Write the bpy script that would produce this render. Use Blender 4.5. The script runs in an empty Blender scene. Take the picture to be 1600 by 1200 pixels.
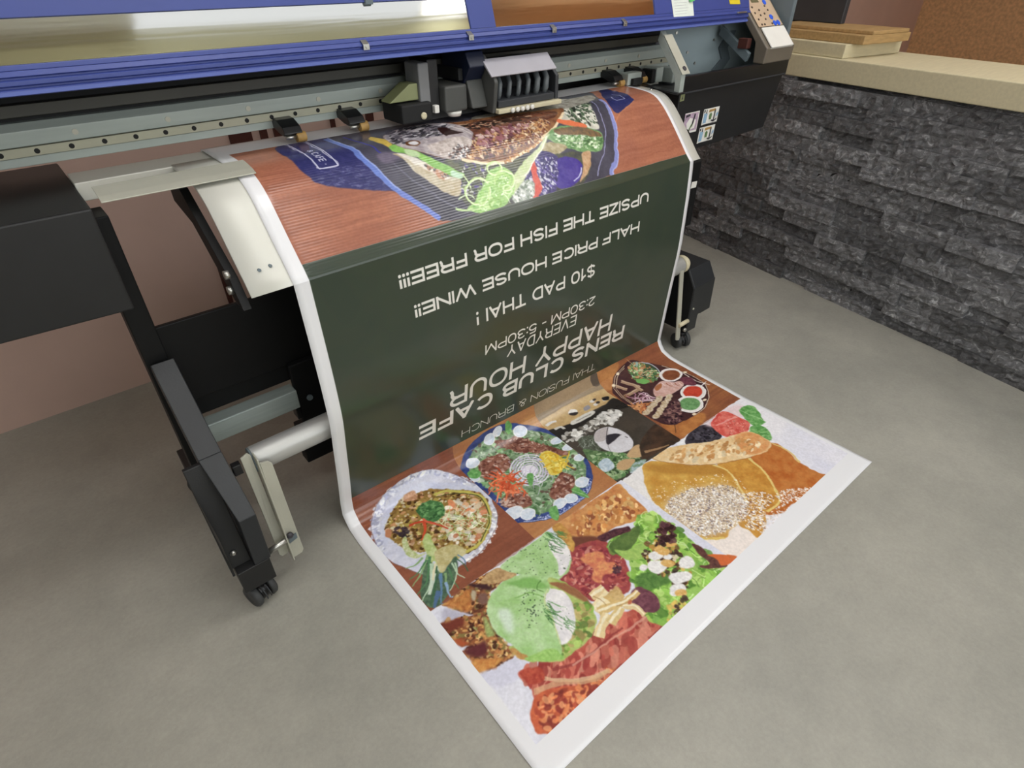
import bpy, bmesh, math, random
import numpy as np
from mathutils import Vector, Matrix

# ============================================================ scene basics
scene = bpy.context.scene
COL = scene.collection
scene.view_settings.view_transform = 'Standard'
scene.view_settings.look = 'None'
scene.view_settings.gamma = 1.0
scene.view_settings.exposure = 0.0
random.seed(5)
R = math.radians
LAMP = 6.5
WORLD = 0.34
FRONT_FILL = 2.75
CEIL_GLOW = 0.9
BROUGH = 0.2

# ============================================================ materials
def mat(name, col, rough=.5, metal=0.0, var=.12, scale=8.0, bump=0.0, bscale=60.0, spec=.5, stretch=(1, 1, 1), coat=0.0):
    """procedural surface: noise-varied colour and roughness, optional fine bump"""
    m = bpy.data.materials.new(name); m.use_nodes = True
    nt = m.node_tree; b = nt.nodes['Principled BSDF']
    tc = nt.nodes.new('ShaderNodeTexCoord'); mp = nt.nodes.new('ShaderNodeMapping'); mp.inputs['Scale'].default_value = stretch
    nt.links.new(tc.outputs['Object'], mp.inputs['Vector'])
    n = nt.nodes.new('ShaderNodeTexNoise'); n.inputs['Scale'].default_value = scale; n.inputs['Detail'].default_value = 6
    nt.links.new(mp.outputs['Vector'], n.inputs['Vector'])
    r = nt.nodes.new('ShaderNodeValToRGB')
    c = np.array(col)
    r.color_ramp.elements[0].position = .3; r.color_ramp.elements[1].position = .7
    r.color_ramp.elements[0].color = (*np.clip(c * (1 - var), 0, 1), 1); r.color_ramp.elements[1].color = (*np.clip(c * (1 + var), 0, 1), 1)
    nt.links.new(n.outputs['Fac'], r.inputs['Fac']); nt.links.new(r.outputs['Color'], b.inputs['Base Color'])
    b.inputs['Roughness'].default_value = rough; b.inputs['Metallic'].default_value = metal
    b.inputs['Specular IOR Level'].default_value = spec
    if coat: b.inputs['Coat Weight'].default_value = coat
    if bump:
        n2 = nt.nodes.new('ShaderNodeTexNoise'); n2.inputs['Scale'].default_value = bscale; n2.inputs['Detail'].default_value = 8
        nt.links.new(mp.outputs['Vector'], n2.inputs['Vector'])
        bp = nt.nodes.new('ShaderNodeBump'); bp.inputs['Strength'].default_value = bump; bp.inputs['Distance'].default_value = .01
        nt.links.new(n2.outputs['Fac'], bp.inputs['Height']); nt.links.new(bp.outputs['Normal'], b.inputs['Normal'])
    return m

def srgb(h):
    v = np.array([int(h[i:i + 2], 16) for i in (0, 2, 4)]) / 255.0
    return tuple(np.where(v <= .04045, v / 12.92, ((v + .055) / 1.055) ** 2.4))

M = {}
M['black'] = mat('black_powder_coat', srgb('1b1b1c'), .5, 0, .1, 20, .05, 300)
M['black_gloss'] = mat('black_plastic', srgb('141416'), .35, 0, .1, 20)
M['soft_black'] = mat('dark_interior', srgb('101112'), .7, 0, .15, 9)
M['charcoal'] = mat('charcoal_plastic', srgb('34363a'), .45, 0, .1, 12, .04, 260)
M['slate'] = mat('slate_steel', srgb('68747a'), .5, 0, .12, 7)
M['rail'] = mat('anodised_rail', srgb('a8b1ac'), .42, .15, .06, 5, 0, 60, .5, (1, 12, 12))
M['rail_warm'] = mat('steel_guide', srgb('b0af9c'), .35, .25, .06, 5, 0, 60, .5, (1, 12, 12))
M['plate'] = mat('cream_coated_steel', srgb('e2e1d8'), .38, .15, .04, 3, .01, 200)
M['steel'] = mat('brushed_steel', srgb('b9b8b2'), .3, .9, .06, 4, .03, 90, .5, (1, 30, 30))
M['alu'] = mat('satin_aluminium', srgb('c8c8c6'), .46, .55, .03, 6, .01, 120, .5, (1, 20, 20))
M['channel'] = mat('dark_olive_channel', srgb('3a3932'), .5, 0, .1, 9)
M['deep_black'] = mat('matt_black_panel', srgb('0e0e0f'), .55, 0, .1, 20, .03, 300, .3)
M['leg'] = mat('black_leg_paint', srgb('25272a'), .42, 0, .1, 14, .04, 260)
M['wallgrey'] = mat('blue_grey_inner_panel', srgb('9cacb1'), .5, 0, .06, 6)
M['post'] = mat('grey_sensor_post', srgb('77787a'), .5, 0, .1, 10)
M['tube'] = mat('galvanised_tube', srgb('a3aeaa'), .45, .3, .08, 6, .02, 90, .5, (1, 20, 20))
M['zinc'] = mat('zinc_bracket', srgb('bdbcae'), .4, .25, .06, 9, .02, 90)
M['blue'] = mat('blue_cover_plastic', srgb('3c4a8f'), .38, 0, .06, 5, .02, 220)
M['blue_dark'] = mat('deep_blue_groove', srgb('141b5c'), .4, 0, .06, 5)
M['blue_edge'] = mat('pale_blue_edge', srgb('5c6cb4'), .35, 0, .05, 5)
M['navy'] = mat('navy_carriage', srgb('151d33'), .45, 0, .15, 12)
M['greycase'] = mat('grey_carriage_case', srgb('4a4b49'), .5, 0, .12, 10)
M['lilac'] = mat('pale_grey_flap', srgb('a9a6ae'), .45, 0, .05, 14)
M['hose'] = mat('clear_ink_hose', srgb('5e6468'), .3, 0, .12, 30)
M['cream'] = mat('cream_plastic', srgb('cfc6a8'), .45, 0, .08, 20)
M['lime'] = mat('yellow_green_plate', srgb('8c9168'), .45, 0, .06, 20)
M['tan'] = mat('tan_keypad', srgb('c4ab90'), .42, 0, .05, 14)
M['panelgrey'] = mat('taupe_panel_case', srgb('6f675c'), .42, .1, .06, 10)
M['white'] = mat('white_plastic', srgb('e6e4de'), .4, 0, .03, 14)
M['paper'] = mat('white_paper', srgb('e2e8e0'), .8, 0, .04, 30)
M['green'] = mat('green_tape', srgb('58b868'), .6, 0, .06, 40)
M['yellow'] = mat('yellow_label', srgb('dfc92c'), .5, 0, .06, 40)
M['brown'] = mat('dark_brown_paint', srgb('4a241c'), .6, 0, .12, 14)
M['pinkwall'] = mat('pinkish_cream_paint', srgb('c9ab9e'), .75, 0, .05, 4, .03, 90)
M['rubber'] = mat('grey_rubber', srgb('3a3b3c'), .6, 0, .12, 40, .05, 200)
M['led'] = mat('blue_key', srgb('2f5fe0'), .35, 0, .05, 40)
M['keyhole'] = mat('dark_key_mark', srgb('54463c'), .5, 0, .1, 50)
M['lcd'] = mat('grey_green_screen', srgb('6f6b50'), .25, 0, .05, 40)
M['wood'] = mat('orange_ceiling_wood', srgb('d2a678'), .5, 0, .2, 3, .05, 60, .5, (1, 14, 14))
M['boards'] = mat('cream_board', srgb('c9bf9f'), .6, 0, .06, 9, .03, 90, .5, (1, 10, 10))
M['boards2'] = mat('brown_offcut', srgb('a98a5c'), .6, 0, .15, 9, .03, 90, .5, (1, 10, 10))
M['ceil'] = mat('white_ceiling', srgb('f3f3f0'), .8, 0, .03, 2)
M['olive'] = mat('olive_grey_wall', srgb('c6c49c'), .7, 0, .05, 2)
M['blueflock'] = mat('pale_blue_print', srgb('8fb0cc'), .5, 0, .1, 60)
M['violet'] = mat('violet_print', srgb('b8a0b4'), .5, 0, .25, 60)
M['ink'] = mat('dark_print', srgb('3c3a40'), .5, 0, .2, 60)
M['gold'] = mat('ochre_print', srgb('b08c50'), .5, 0, .2, 60)
M['greenprint'] = mat('green_print', srgb('5f7a50'), .5, 0, .2, 60)

def glass_mat():
    """tinted acrylic: part see-through, strongly glossy"""
    m = bpy.data.materials.new('tinted_acrylic'); m.use_nodes = True; nt = m.node_tree
    for n in list(nt.nodes): nt.nodes.remove(n)
    out = nt.nodes.new('ShaderNodeOutputMaterial'); tr = nt.nodes.new('ShaderNodeBsdfTransparent'); gl = nt.nodes.new('ShaderNodeBsdfGlossy')
    mx = nt.nodes.new('ShaderNodeMixShader'); nz = nt.nodes.new('ShaderNodeTexNoise'); nz.inputs['Scale'].default_value = 2.2
    bp = nt.nodes.new('ShaderNodeBump'); bp.inputs['Strength'].default_value = .006; bp.inputs['Distance'].default_value = .02
    tr.inputs['Color'].default_value = (.72, .74, .62, 1); gl.inputs['Roughness'].default_value = .06; gl.inputs['Color'].default_value = (.95, .95, .93, 1)
    nt.links.new(nz.outputs['Fac'], bp.inputs['Height']); nt.links.new(bp.outputs['Normal'], gl.inputs['Normal'])
    mx.inputs['Fac'].default_value = .86
    nt.links.new(tr.outputs[0], mx.inputs[1]); nt.links.new(gl.outputs[0], mx.inputs[2]); nt.links.new(mx.outputs[0], out.inputs['Surface'])
    return m
M['glass'] = glass_mat()

def emit_mat(name, col, strength):
    m = bpy.data.materials.new(name); m.use_nodes = True; nt = m.node_tree
    for n in list(nt.nodes): nt.nodes.remove(n)
    out = nt.nodes.new('ShaderNodeOutputMaterial'); em = nt.nodes.new('ShaderNodeEmission')
    em.inputs['Color'].default_value = (*col, 1); em.inputs['Strength'].default_value = strength
    nt.links.new(em.outputs[0], out.inputs['Surface']); return m

def floor_mat():
    m = bpy.data.materials.new('sealed_concrete'); m.use_nodes = True; nt = m.node_tree; b = nt.nodes['Principled BSDF']
    tc = nt.nodes.new('ShaderNodeTexCoord')
    def noise(s, d, rough=.55):
        n = nt.nodes.new('ShaderNodeTexNoise'); n.inputs['Scale'].default_value = s; n.inputs['Detail'].default_value = d; n.inputs['Roughness'].default_value = rough
        nt.links.new(tc.outputs['Object'], n.inputs['Vector']); return n
    a, c, e = noise(2.2, 8), noise(90, 6, .7), noise(14, 10, .7)
    r = nt.nodes.new('ShaderNodeValToRGB'); r.color_ramp.elements[0].position = .3; r.color_ramp.elements[1].position = .72
    r.color_ramp.elements[0].color = (*srgb('96948b'), 1); r.color_ramp.elements[1].color = (*srgb('aaa79c'), 1)
    nt.links.new(a.outputs['Fac'], r.inputs['Fac'])
    r2 = nt.nodes.new('ShaderNodeValToRGB'); r2.color_ramp.elements[0].position = .25; r2.color_ramp.elements[1].position = .75
    r2.color_ramp.elements[0].color = (.78, .78, .78, 1); r2.color_ramp.elements[1].color = (1.12, 1.12, 1.12, 1)
    mx0 = nt.nodes.new('ShaderNodeMix'); mx0.data_type = 'FLOAT'; mx0.inputs[0].default_value = .5
    nt.links.new(c.outputs['Fac'], mx0.inputs[2]); nt.links.new(e.outputs['Fac'], mx0.inputs[3]); nt.links.new(mx0.outputs[0], r2.inputs['Fac'])
    mx = nt.nodes.new('ShaderNodeMix'); mx.data_type = 'RGBA'; mx.blend_type = 'MULTIPLY'; mx.inputs[0].default_value = 1
    nt.links.new(r.outputs['Color'], mx.inputs[6]); nt.links.new(r2.outputs['Color'], mx.inputs[7]); nt.links.new(mx.outputs[2], b.inputs['Base Color'])
    b.inputs['Roughness'].default_value = .42; b.inputs['Specular IOR Level'].default_value = .4
    bp = nt.nodes.new('ShaderNodeBump'); bp.inputs['Strength'].default_value = .08; bp.inputs['Distance'].default_value = .005
    nt.links.new(c.outputs['Fac'], bp.inputs['Height']); nt.links.new(bp.outputs['Normal'], b.inputs['Normal'])
    return m
M['floor'] = floor_mat()

def stone_mat():
    m = bpy.data.materials.new('split_dark_slate'); m.use_nodes = True; nt = m.node_tree; b = nt.nodes['Principled BSDF']
    tc = nt.nodes.new('ShaderNodeTexCoord'); mp = nt.nodes.new('ShaderNodeMapping'); mp.inputs['Scale'].default_value = (1, 1, 1.25)
    nt.links.new(tc.outputs['Object'], mp.inputs['Vector'])
    n = nt.nodes.new('ShaderNodeTexNoise'); n.inputs['Scale'].default_value = 26; n.inputs['Detail'].default_value = 10; n.inputs['Roughness'].default_value = .72; n.inputs['Distortion'].default_value = 1.6
    nt.links.new(mp.outputs['Vector'], n.inputs['Vector'])
    r = nt.nodes.new('ShaderNodeValToRGB'); e = r.color_ramp.elements
    e[0].position = .32; e[0].color = (*srgb('48484a'), 1); e[1].position = .74; e[1].color = (*srgb('d6d6d8'), 1)
    k = e.new(.55); k.color = (*srgb('7a7a7c'), 1)
    nt.links.new(n.outputs['Fac'], r.inputs['Fac'])
    at = nt.nodes.new('ShaderNodeAttribute'); at.attribute_name = 'tone'
    mx = nt.nodes.new('ShaderNodeMix'); mx.data_type = 'RGBA'; mx.blend_type = 'MULTIPLY'; mx.inputs[0].default_value = 1
    nt.links.new(r.outputs['Color'], mx.inputs[6]); nt.links.new(at.outputs['Color'], mx.inputs[7]); nt.links.new(mx.outputs[2], b.inputs['Base Color'])
    b.inputs['Roughness'].default_value = .48; b.inputs['Specular IOR Level'].default_value = .55
    bp = nt.nodes.new('ShaderNodeBump'); bp.inputs['Strength'].default_value = .9; bp.inputs['Distance'].default_value = .012
    nt.links.new(n.outputs['Fac'], bp.inputs['Height']); nt.links.new(bp.outputs['Normal'], b.inputs['Normal'])
    return m
M['stone'] = stone_mat()

# ============================================================ mesh helpers
class MB:
    """collects shapes; build() links them as ONE mesh object"""
    def __init__(s): s.bm = bmesh.new(); s.mi = 0
    def _mark(s, faces):
        for f in faces: f.material_index = s.mi
    def use(s, i): s.mi = i; return s
    def hexa(s, v):
        vs = [s.bm.verts.new(p) for p in v]
        s._mark([s.bm.faces.new([vs[i] for i in q]) for q in ((3, 2, 1, 0), (4, 5, 6, 7), (0, 1, 5, 4), (1, 2, 6, 5), (2, 3, 7, 6), (3, 0, 4, 7))]); return s
    def box(s, x0, x1, y0, y1, z0, z1):
        return s.hexa([(x0, y0, z0), (x1, y0, z0), (x1, y1, z0), (x0, y1, z0), (x0, y0, z1), (x1, y0, z1), (x1, y1, z1), (x0, y1, z1)])
    def prism(s, yz, x0, x1):
        a = [s.bm.verts.new((x0, y, z)) for y, z in yz]; b = [s.bm.verts.new((x1, y, z)) for y, z in yz]; n = len(yz)
        fs = [s.bm.faces.new(a[::-1]), s.bm.faces.new(b)]
        for i in range(n): fs.append(s.bm.faces.new((a[i], a[(i + 1) % n], b[(i + 1) % n], b[i])))
        s._mark(fs); return s
    def slab(s, p, d):
        """polygon p swept by vector d"""
        a = [s.bm.verts.new(q) for q in p]; b = [s.bm.verts.new(tuple(np.array(q) + d)) for q in p]; n = len(p)
        fs = [s.bm.faces.new(a[::-1]), s.bm.faces.new(b)]
        for i in range(n): fs.append(s.bm.faces.new((a[i], a[(i + 1) % n], b[(i + 1) % n], b[i])))
        s._mark(fs); return s
    def cyl(s, p0, p1, r0, r1=None, n=24):
        r1 = r0 if r1 is None else r1
        p0, p1 = Vector(p0), Vector(p1); z = (p1 - p0).normalized(); x = z.orthogonal().normalized(); y = z.cross(x)
        A = [s.bm.verts.new(p0 + (x * math.cos(t) + y * math.sin(t)) * r0) for t in [i * 2 * math.pi / n for i in range(n)]]
        B = [s.bm.verts.new(p1 + (x * math.cos(t) + y * math.sin(t)) * r1) for t in [i * 2 * math.pi / n for i in range(n)]]
        fs = [s.bm.faces.new(A[::-1]), s.bm.faces.new(B)]
        for i in range(n):
            f = s.bm.faces.new((A[i], A[(i + 1) % n], B[(i + 1) % n], B[i])); f.smooth = True; fs.append(f)
        s._mark(fs); return s
    def lathe(s, p0, axis, prof, n=28):
        """prof: (distance along axis, radius)"""
        p0 = Vector(p0); z = Vector(axis).normalized(); x = z.orthogonal().normalized(); y = z.cross(x); rings = []
        for d, r in prof:
            rings.append([s.bm.verts.new(p0 + z * d + (x * math.cos(i * 2 * math.pi / n) + y * math.sin(i * 2 * math.pi / n)) * max(r, 1e-4)) for i in range(n)])
        fs = [s.bm.faces.new(rings[0][::-1]), s.bm.faces.new(rings[-1])]
        for A, B in zip(rings, rings[1:]):
            for i in range(n):
                f = s.bm.faces.new((A[i], A[(i + 1) % n], B[(i + 1) % n], B[i])); f.smooth = True; fs.append(f)
        s._mark(fs); return s
    def tube(s, pts, r, n=10):
        pts = [Vector(p) for p in pts]; rings = []
        for i, p in enumerate(pts):
            z = (pts[min(i + 1, len(pts) - 1)] - pts[max(i - 1, 0)]).normalized(); x = z.cross(Vector((1, .13, .07))).normalized(); y = z.cross(x)
            rings.append([s.bm.verts.new(p + (x * math.cos(k * 2 * math.pi / n) + y * math.sin(k * 2 * math.pi / n)) * r) for k in range(n)])
        fs = [s.bm.faces.new(rings[0][::-1]), s.bm.faces.new(rings[-1])]
        for A, B in zip(rings, rings[1:]):
            for i in range(n):
                f = s.bm.faces.new((A[i], A[(i + 1) % n], B[(i + 1) % n], B[i])); f.smooth = True; fs.append(f)
        s._mark(fs); return s
    def build(s, name, m, parent=None, bevel=0.0, label=None, seg=2):
        bmesh.ops.recalc_face_normals(s.bm, faces=s.bm.faces)
        me = bpy.data.meshes.new(name); s.bm.to_mesh(me); s.bm.free()
        o = bpy.data.objects.new(name, me); COL.objects.link(o)
        for k in (m if isinstance(m, (list, tuple)) else [m]): me.materials.append(M[k] if isinstance(k, str) else k)
        if parent is not None:
            o.parent = parent; o.matrix_parent_inverse = Matrix.Translation(-parent.location)
        if bevel:
            md = o.modifiers.new('bevel', 'BEVEL'); md.width = bevel; md.segments = seg; md.limit_method = 'ANGLE'; md.angle_limit = R(35)
        if label: o['label'] = label
        return o

def thing(name, label, cat, loc=(0, 0, 0), group=None):
    o = bpy.data.objects.new(name, None); COL.objects.link(o); o.location = loc; o.empty_display_size = .1
    return tag(o, label, cat, group)

def tag(o, label, cat, group=None):
    o['label'] = label; o['category'] = cat
    if group: o['group'] = group
    return o

def struct(o):
    o['kind'] = 'structure'; return o

# ============================================================ the room
struct(MB().box(-4.5, 6.6, -3.6, .62, -.05, 0).build('floor', 'floor'))
struct(MB().box(-4.5, 6.6, .62, .72, -.05, 3.35).build('wall_back', 'pinkwall'))
struct(MB().box(-4.5, 3.45, -3.6, .72, 3.3, 3.35).build('ceiling', 'ceil'))
struct(MB().box(3.45, 6.6, -3.6, .72, 3.29, 3.35).build('trim_1', 'wood'))
struct(MB().box(-4.5, 6.7, -3.7, -3.6, -.05, 3.35).build('wall_front', 'olive'))
struct(MB().box(3.45, 6.6, -3.6, -3.57, 0, 3.29).build('trim_2', 'wood'))
struct(MB().box(6.6, 6.7, -3.6, .72, -.05, 3.35).build('wall_right', 'wood'))
# unseen window behind the viewer, added for frontal fill light
M['front_fill_glow'] = emit_mat('front_fill_glow', (.95, .98, 1), FRONT_FILL)
wf = MB()
for x0, x1 in ((-1.3, -1.24), (.12, .18), (1.54, 1.6), (2.96, 3.02)): wf.box(x0, x1, -3.6, -3.54, .9, 2.6)
wf.box(-1.24, 2.96, -3.6, -3.54, .9, .96); wf.box(-1.24, 2.96, -3.6, -3.54, 2.54, 2.6)
wf = struct(wf.build('fill_window', 'slate'))
MB().box(-1.24, 2.96, -3.59, -3.58, .96, 2.54).build('glass', 'front_fill_glow', wf)  # emissive pane added as the frontal fill source

# stone clad counter front: uneven split-face courses, one continuous cladding mesh
WA = np.array([2.734, .194, 0.0]); WT = np.array([-.161, -.86, 0.0]); WT /= np.linalg.norm(WT); WN = np.array([WT[1], -WT[0], 0.0])
if WN[0] > 0: WN = -WN
def stone_cladding():
    bm = bmesh.new(); tone = bm.loops.layers.float_color.new('tone'); rg = random.Random(11); npr = np.random.RandomState(4)
    z = 0.0; zt = .955
    while z < zt - .01:
        h = min(rg.choice((.05, .056, .062)), zt - z); t = -.42 - rg.random() * .2
        while t < 3.4:
            L = rg.choice((.12, .2, .28, .36, .45)) * (.8 + .5 * rg.random()); dep = .004 + rg.random() * .040; tilt = (rg.random() - .5) * .014
            nx, nz = max(int(L / .022), 3), 4; g = []
            base = npr.rand(nz + 3, nx + 3)
            for j in range(nz + 1):
                row = []
                for i in range(nx + 1):
                    e = 0 if 0 < i < nx and 0 < j < nz else 1
                    d = dep + tilt * (i / nx - .5) + (base[j, i] - .5) * (.014 if not e else .003)
                    p = WA + WT * (t + L * i / nx) + WN * d + np.array([0, 0, z + h * j / nz])
                    row.append(bm.verts.new(p))
                g.append(row)
            k = .62 + .85 * rg.random(); cc = (k, k, k * 1.01, 1); fs = []
            for j in range(nz):
                for i in range(nx): fs.append(bm.faces.new((g[j][i], g[j][i + 1], g[j + 1][i + 1], g[j + 1][i])))
            def back(v): return bm.verts.new(Vector(v.co) - Vector(WN) * (float(np.dot(np.array(v.co) - WA, WN)) + .0))
            for rowp in (g[0], g[nz], [r[0] for r in g], [r[nx] for r in g]):
                bb = [back(v) for v in rowp]
                for a in range(len(rowp) - 1): fs.append(bm.faces.new((rowp[a], rowp[a + 1], bb[a + 1], bb[a])))
            for f in fs:
                for l in f.loops: l[tone] = cc
            t += L + .001
        z += h + .0008
    bmesh.ops.recalc_face_normals(bm, faces=bm.faces)
    me = bpy.data.meshes.new('wall_stone'); bm.to_mesh(me); bm.free(); me.materials.append(M['stone'])
    o = bpy.data.objects.new('wall_counter', me); COL.objects.link(o); return struct(o)
stone_cladding()
def along(t, d, z): return tuple(WA + WT * t + WN * d + np.array([0, 0, z]))
def wbox(mb, t0, t1, d0, d1, z0, z1):
    return mb.hexa([along(t0, d0, z0), along(t1, d0, z0), along(t1, d1, z0), along(t0, d1, z0), along(t0, d0, z1), along(t1, d0, z1), along(t1, d1, z1), along(t0, d1, z1)])
struct(wbox(MB(), -.5, 3.4, -.45, -.001, 0, .955).build('wall_counter_core', 'soft_black'))
tag(wbox(MB(), -.42, 3.4, -.45, .035, .9555, 1.045).build('counter_top', 'boards', None, .004), 'cream slab top resting on the dark stone clad counter', 'counter top')
tag(wbox(MB(), -.30, .75, -.4, .01, 1.0455, 1.10).build('cream_board', 'boards', None, .003), 'cream board lying flat on the counter top beside the control panel', 'board')
o = MB(); wbox(o, .22, .80, -.36, -.03, 1.1005, 1.135); wbox(o, .26, .80, -.34, -.08, 1.135, 1.150)
tag(o.build('wood_offcut', 'boards2', None, .003), 'brown wooden offcut on top of the cream board stack', 'offcut')
t = thing('display_panel', 'black upright panel standing at the back of the counter top', 'panel', along(.1, -.3, 1.1005))
wbox(MB(), -.35, .50, -.30, -.27, 1.1505, 1.75).build('panel_face', 'charcoal', t, .004)
wbox(MB(), -.3, -.2, -.36, -.25, 1.1005, 1.152).build('foot', 'black', t, .003); wbox(MB(), .1, .2, -.36, -.25, 1.1005, 1.152).build('foot', 'black', t, .003)

# dark brown painted shapes on the wall behind the printer
def stripe(x0, x1, z0, z1, sk=0.0):
    return MB().slab([(x0, .6195, z0), (x1, .6195, z0), (x1 + sk, .6195, z1), (x0 + sk, .6195, z1)], np.array([0, -.012, 0]))
bt = thing('striped_wall_board', 'pink cream board with dark brown upright stripes behind the printer', 'board', (.6, .61, .1))
for i, (x0, x1, z0, z1) in enumerate(((.262, .345, .60, 1.02), (.378, .405, .1, 1.02), (.432, .466, .60, 1.02), (.672, .69, .1, 1.02), (.835, .868, .1, 1.02), (.94, 1.06, .5, 1.02), (1.3, 1.36, .1, 1.02), (.080, .098, .08, .5))):
    stripe(x0, x1, z0, z1).build('stripe', 'brown', bt)

# ceiling lamps
M['lamp'] = emit_mat('lamp_diffuser', (1, .985, .96), LAMP)
spots = ((-1.6, -2.6, .62, .32), (.35, -2.7, .62, .32), (3.12, -3.42, .26, .13), (-1.6, -1.1, .62, .32), (.4, -1.15, .62, .32), (2.35, -1.35, .75, .42), (3.0, -2.4, .45, .3))  # last panel is added to brighten the floor on the right
names = ('far left front', 'middle front', 'small right front', 'left back', 'middle back', 'right back', 'added far right')
CH = 3.3
for (x, y, a, b), nm in zip(spots, names):
    t = thing('ceiling_light', 'white rectangular ceiling light panel, %s one of seven above the room' % nm, 'light', (x, y, CH), 'ceiling light panels')
    f = MB(); f.box(x - a, x + a, y - b, y - b + .03, CH - .03, CH); f.box(x - a, x + a, y + b - .03, y + b, CH - .03, CH); f.box(x - a, x - a + .03, y - b + .03, y + b - .03, CH - .03, CH); f.box(x + a - .03, x + a, y - b + .03, y + b - .03, CH - .03, CH)
    f.build('frame', 'white', t)
    MB().box(x - a + .03, x + a - .03, y - b + .03, y + b - .03, CH - .022, CH - .01).build('diffuser', 'lamp', t)

t = thing('added_uplight', 'added unseen uplight brightening the orange wood ceiling', 'light', (5.0, -3.5, 2.5))
MB().box(3.9, 6.2, -3.57, -3.40, 2.46, 2.5).build('housing', 'white', t, .004)  # added uplight, brightens the wood mirrored in the cover's right pane
MB().box(3.92, 6.18, -3.55, -3.42, 2.5005, 2.52).build('diffuser', 'lamp', t)
M['glow_strip'] = emit_mat('added_ceiling_glow', (.97, .99, 1), CEIL_GLOW)
o = struct(MB().box(.6, 3.44, -3.59, -2.95, 3.285, 3.2995).build('ceiling_glow', 'glow_strip'))  # added glowing ceiling strip, whitens the reflection in the cover's left pane

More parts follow.
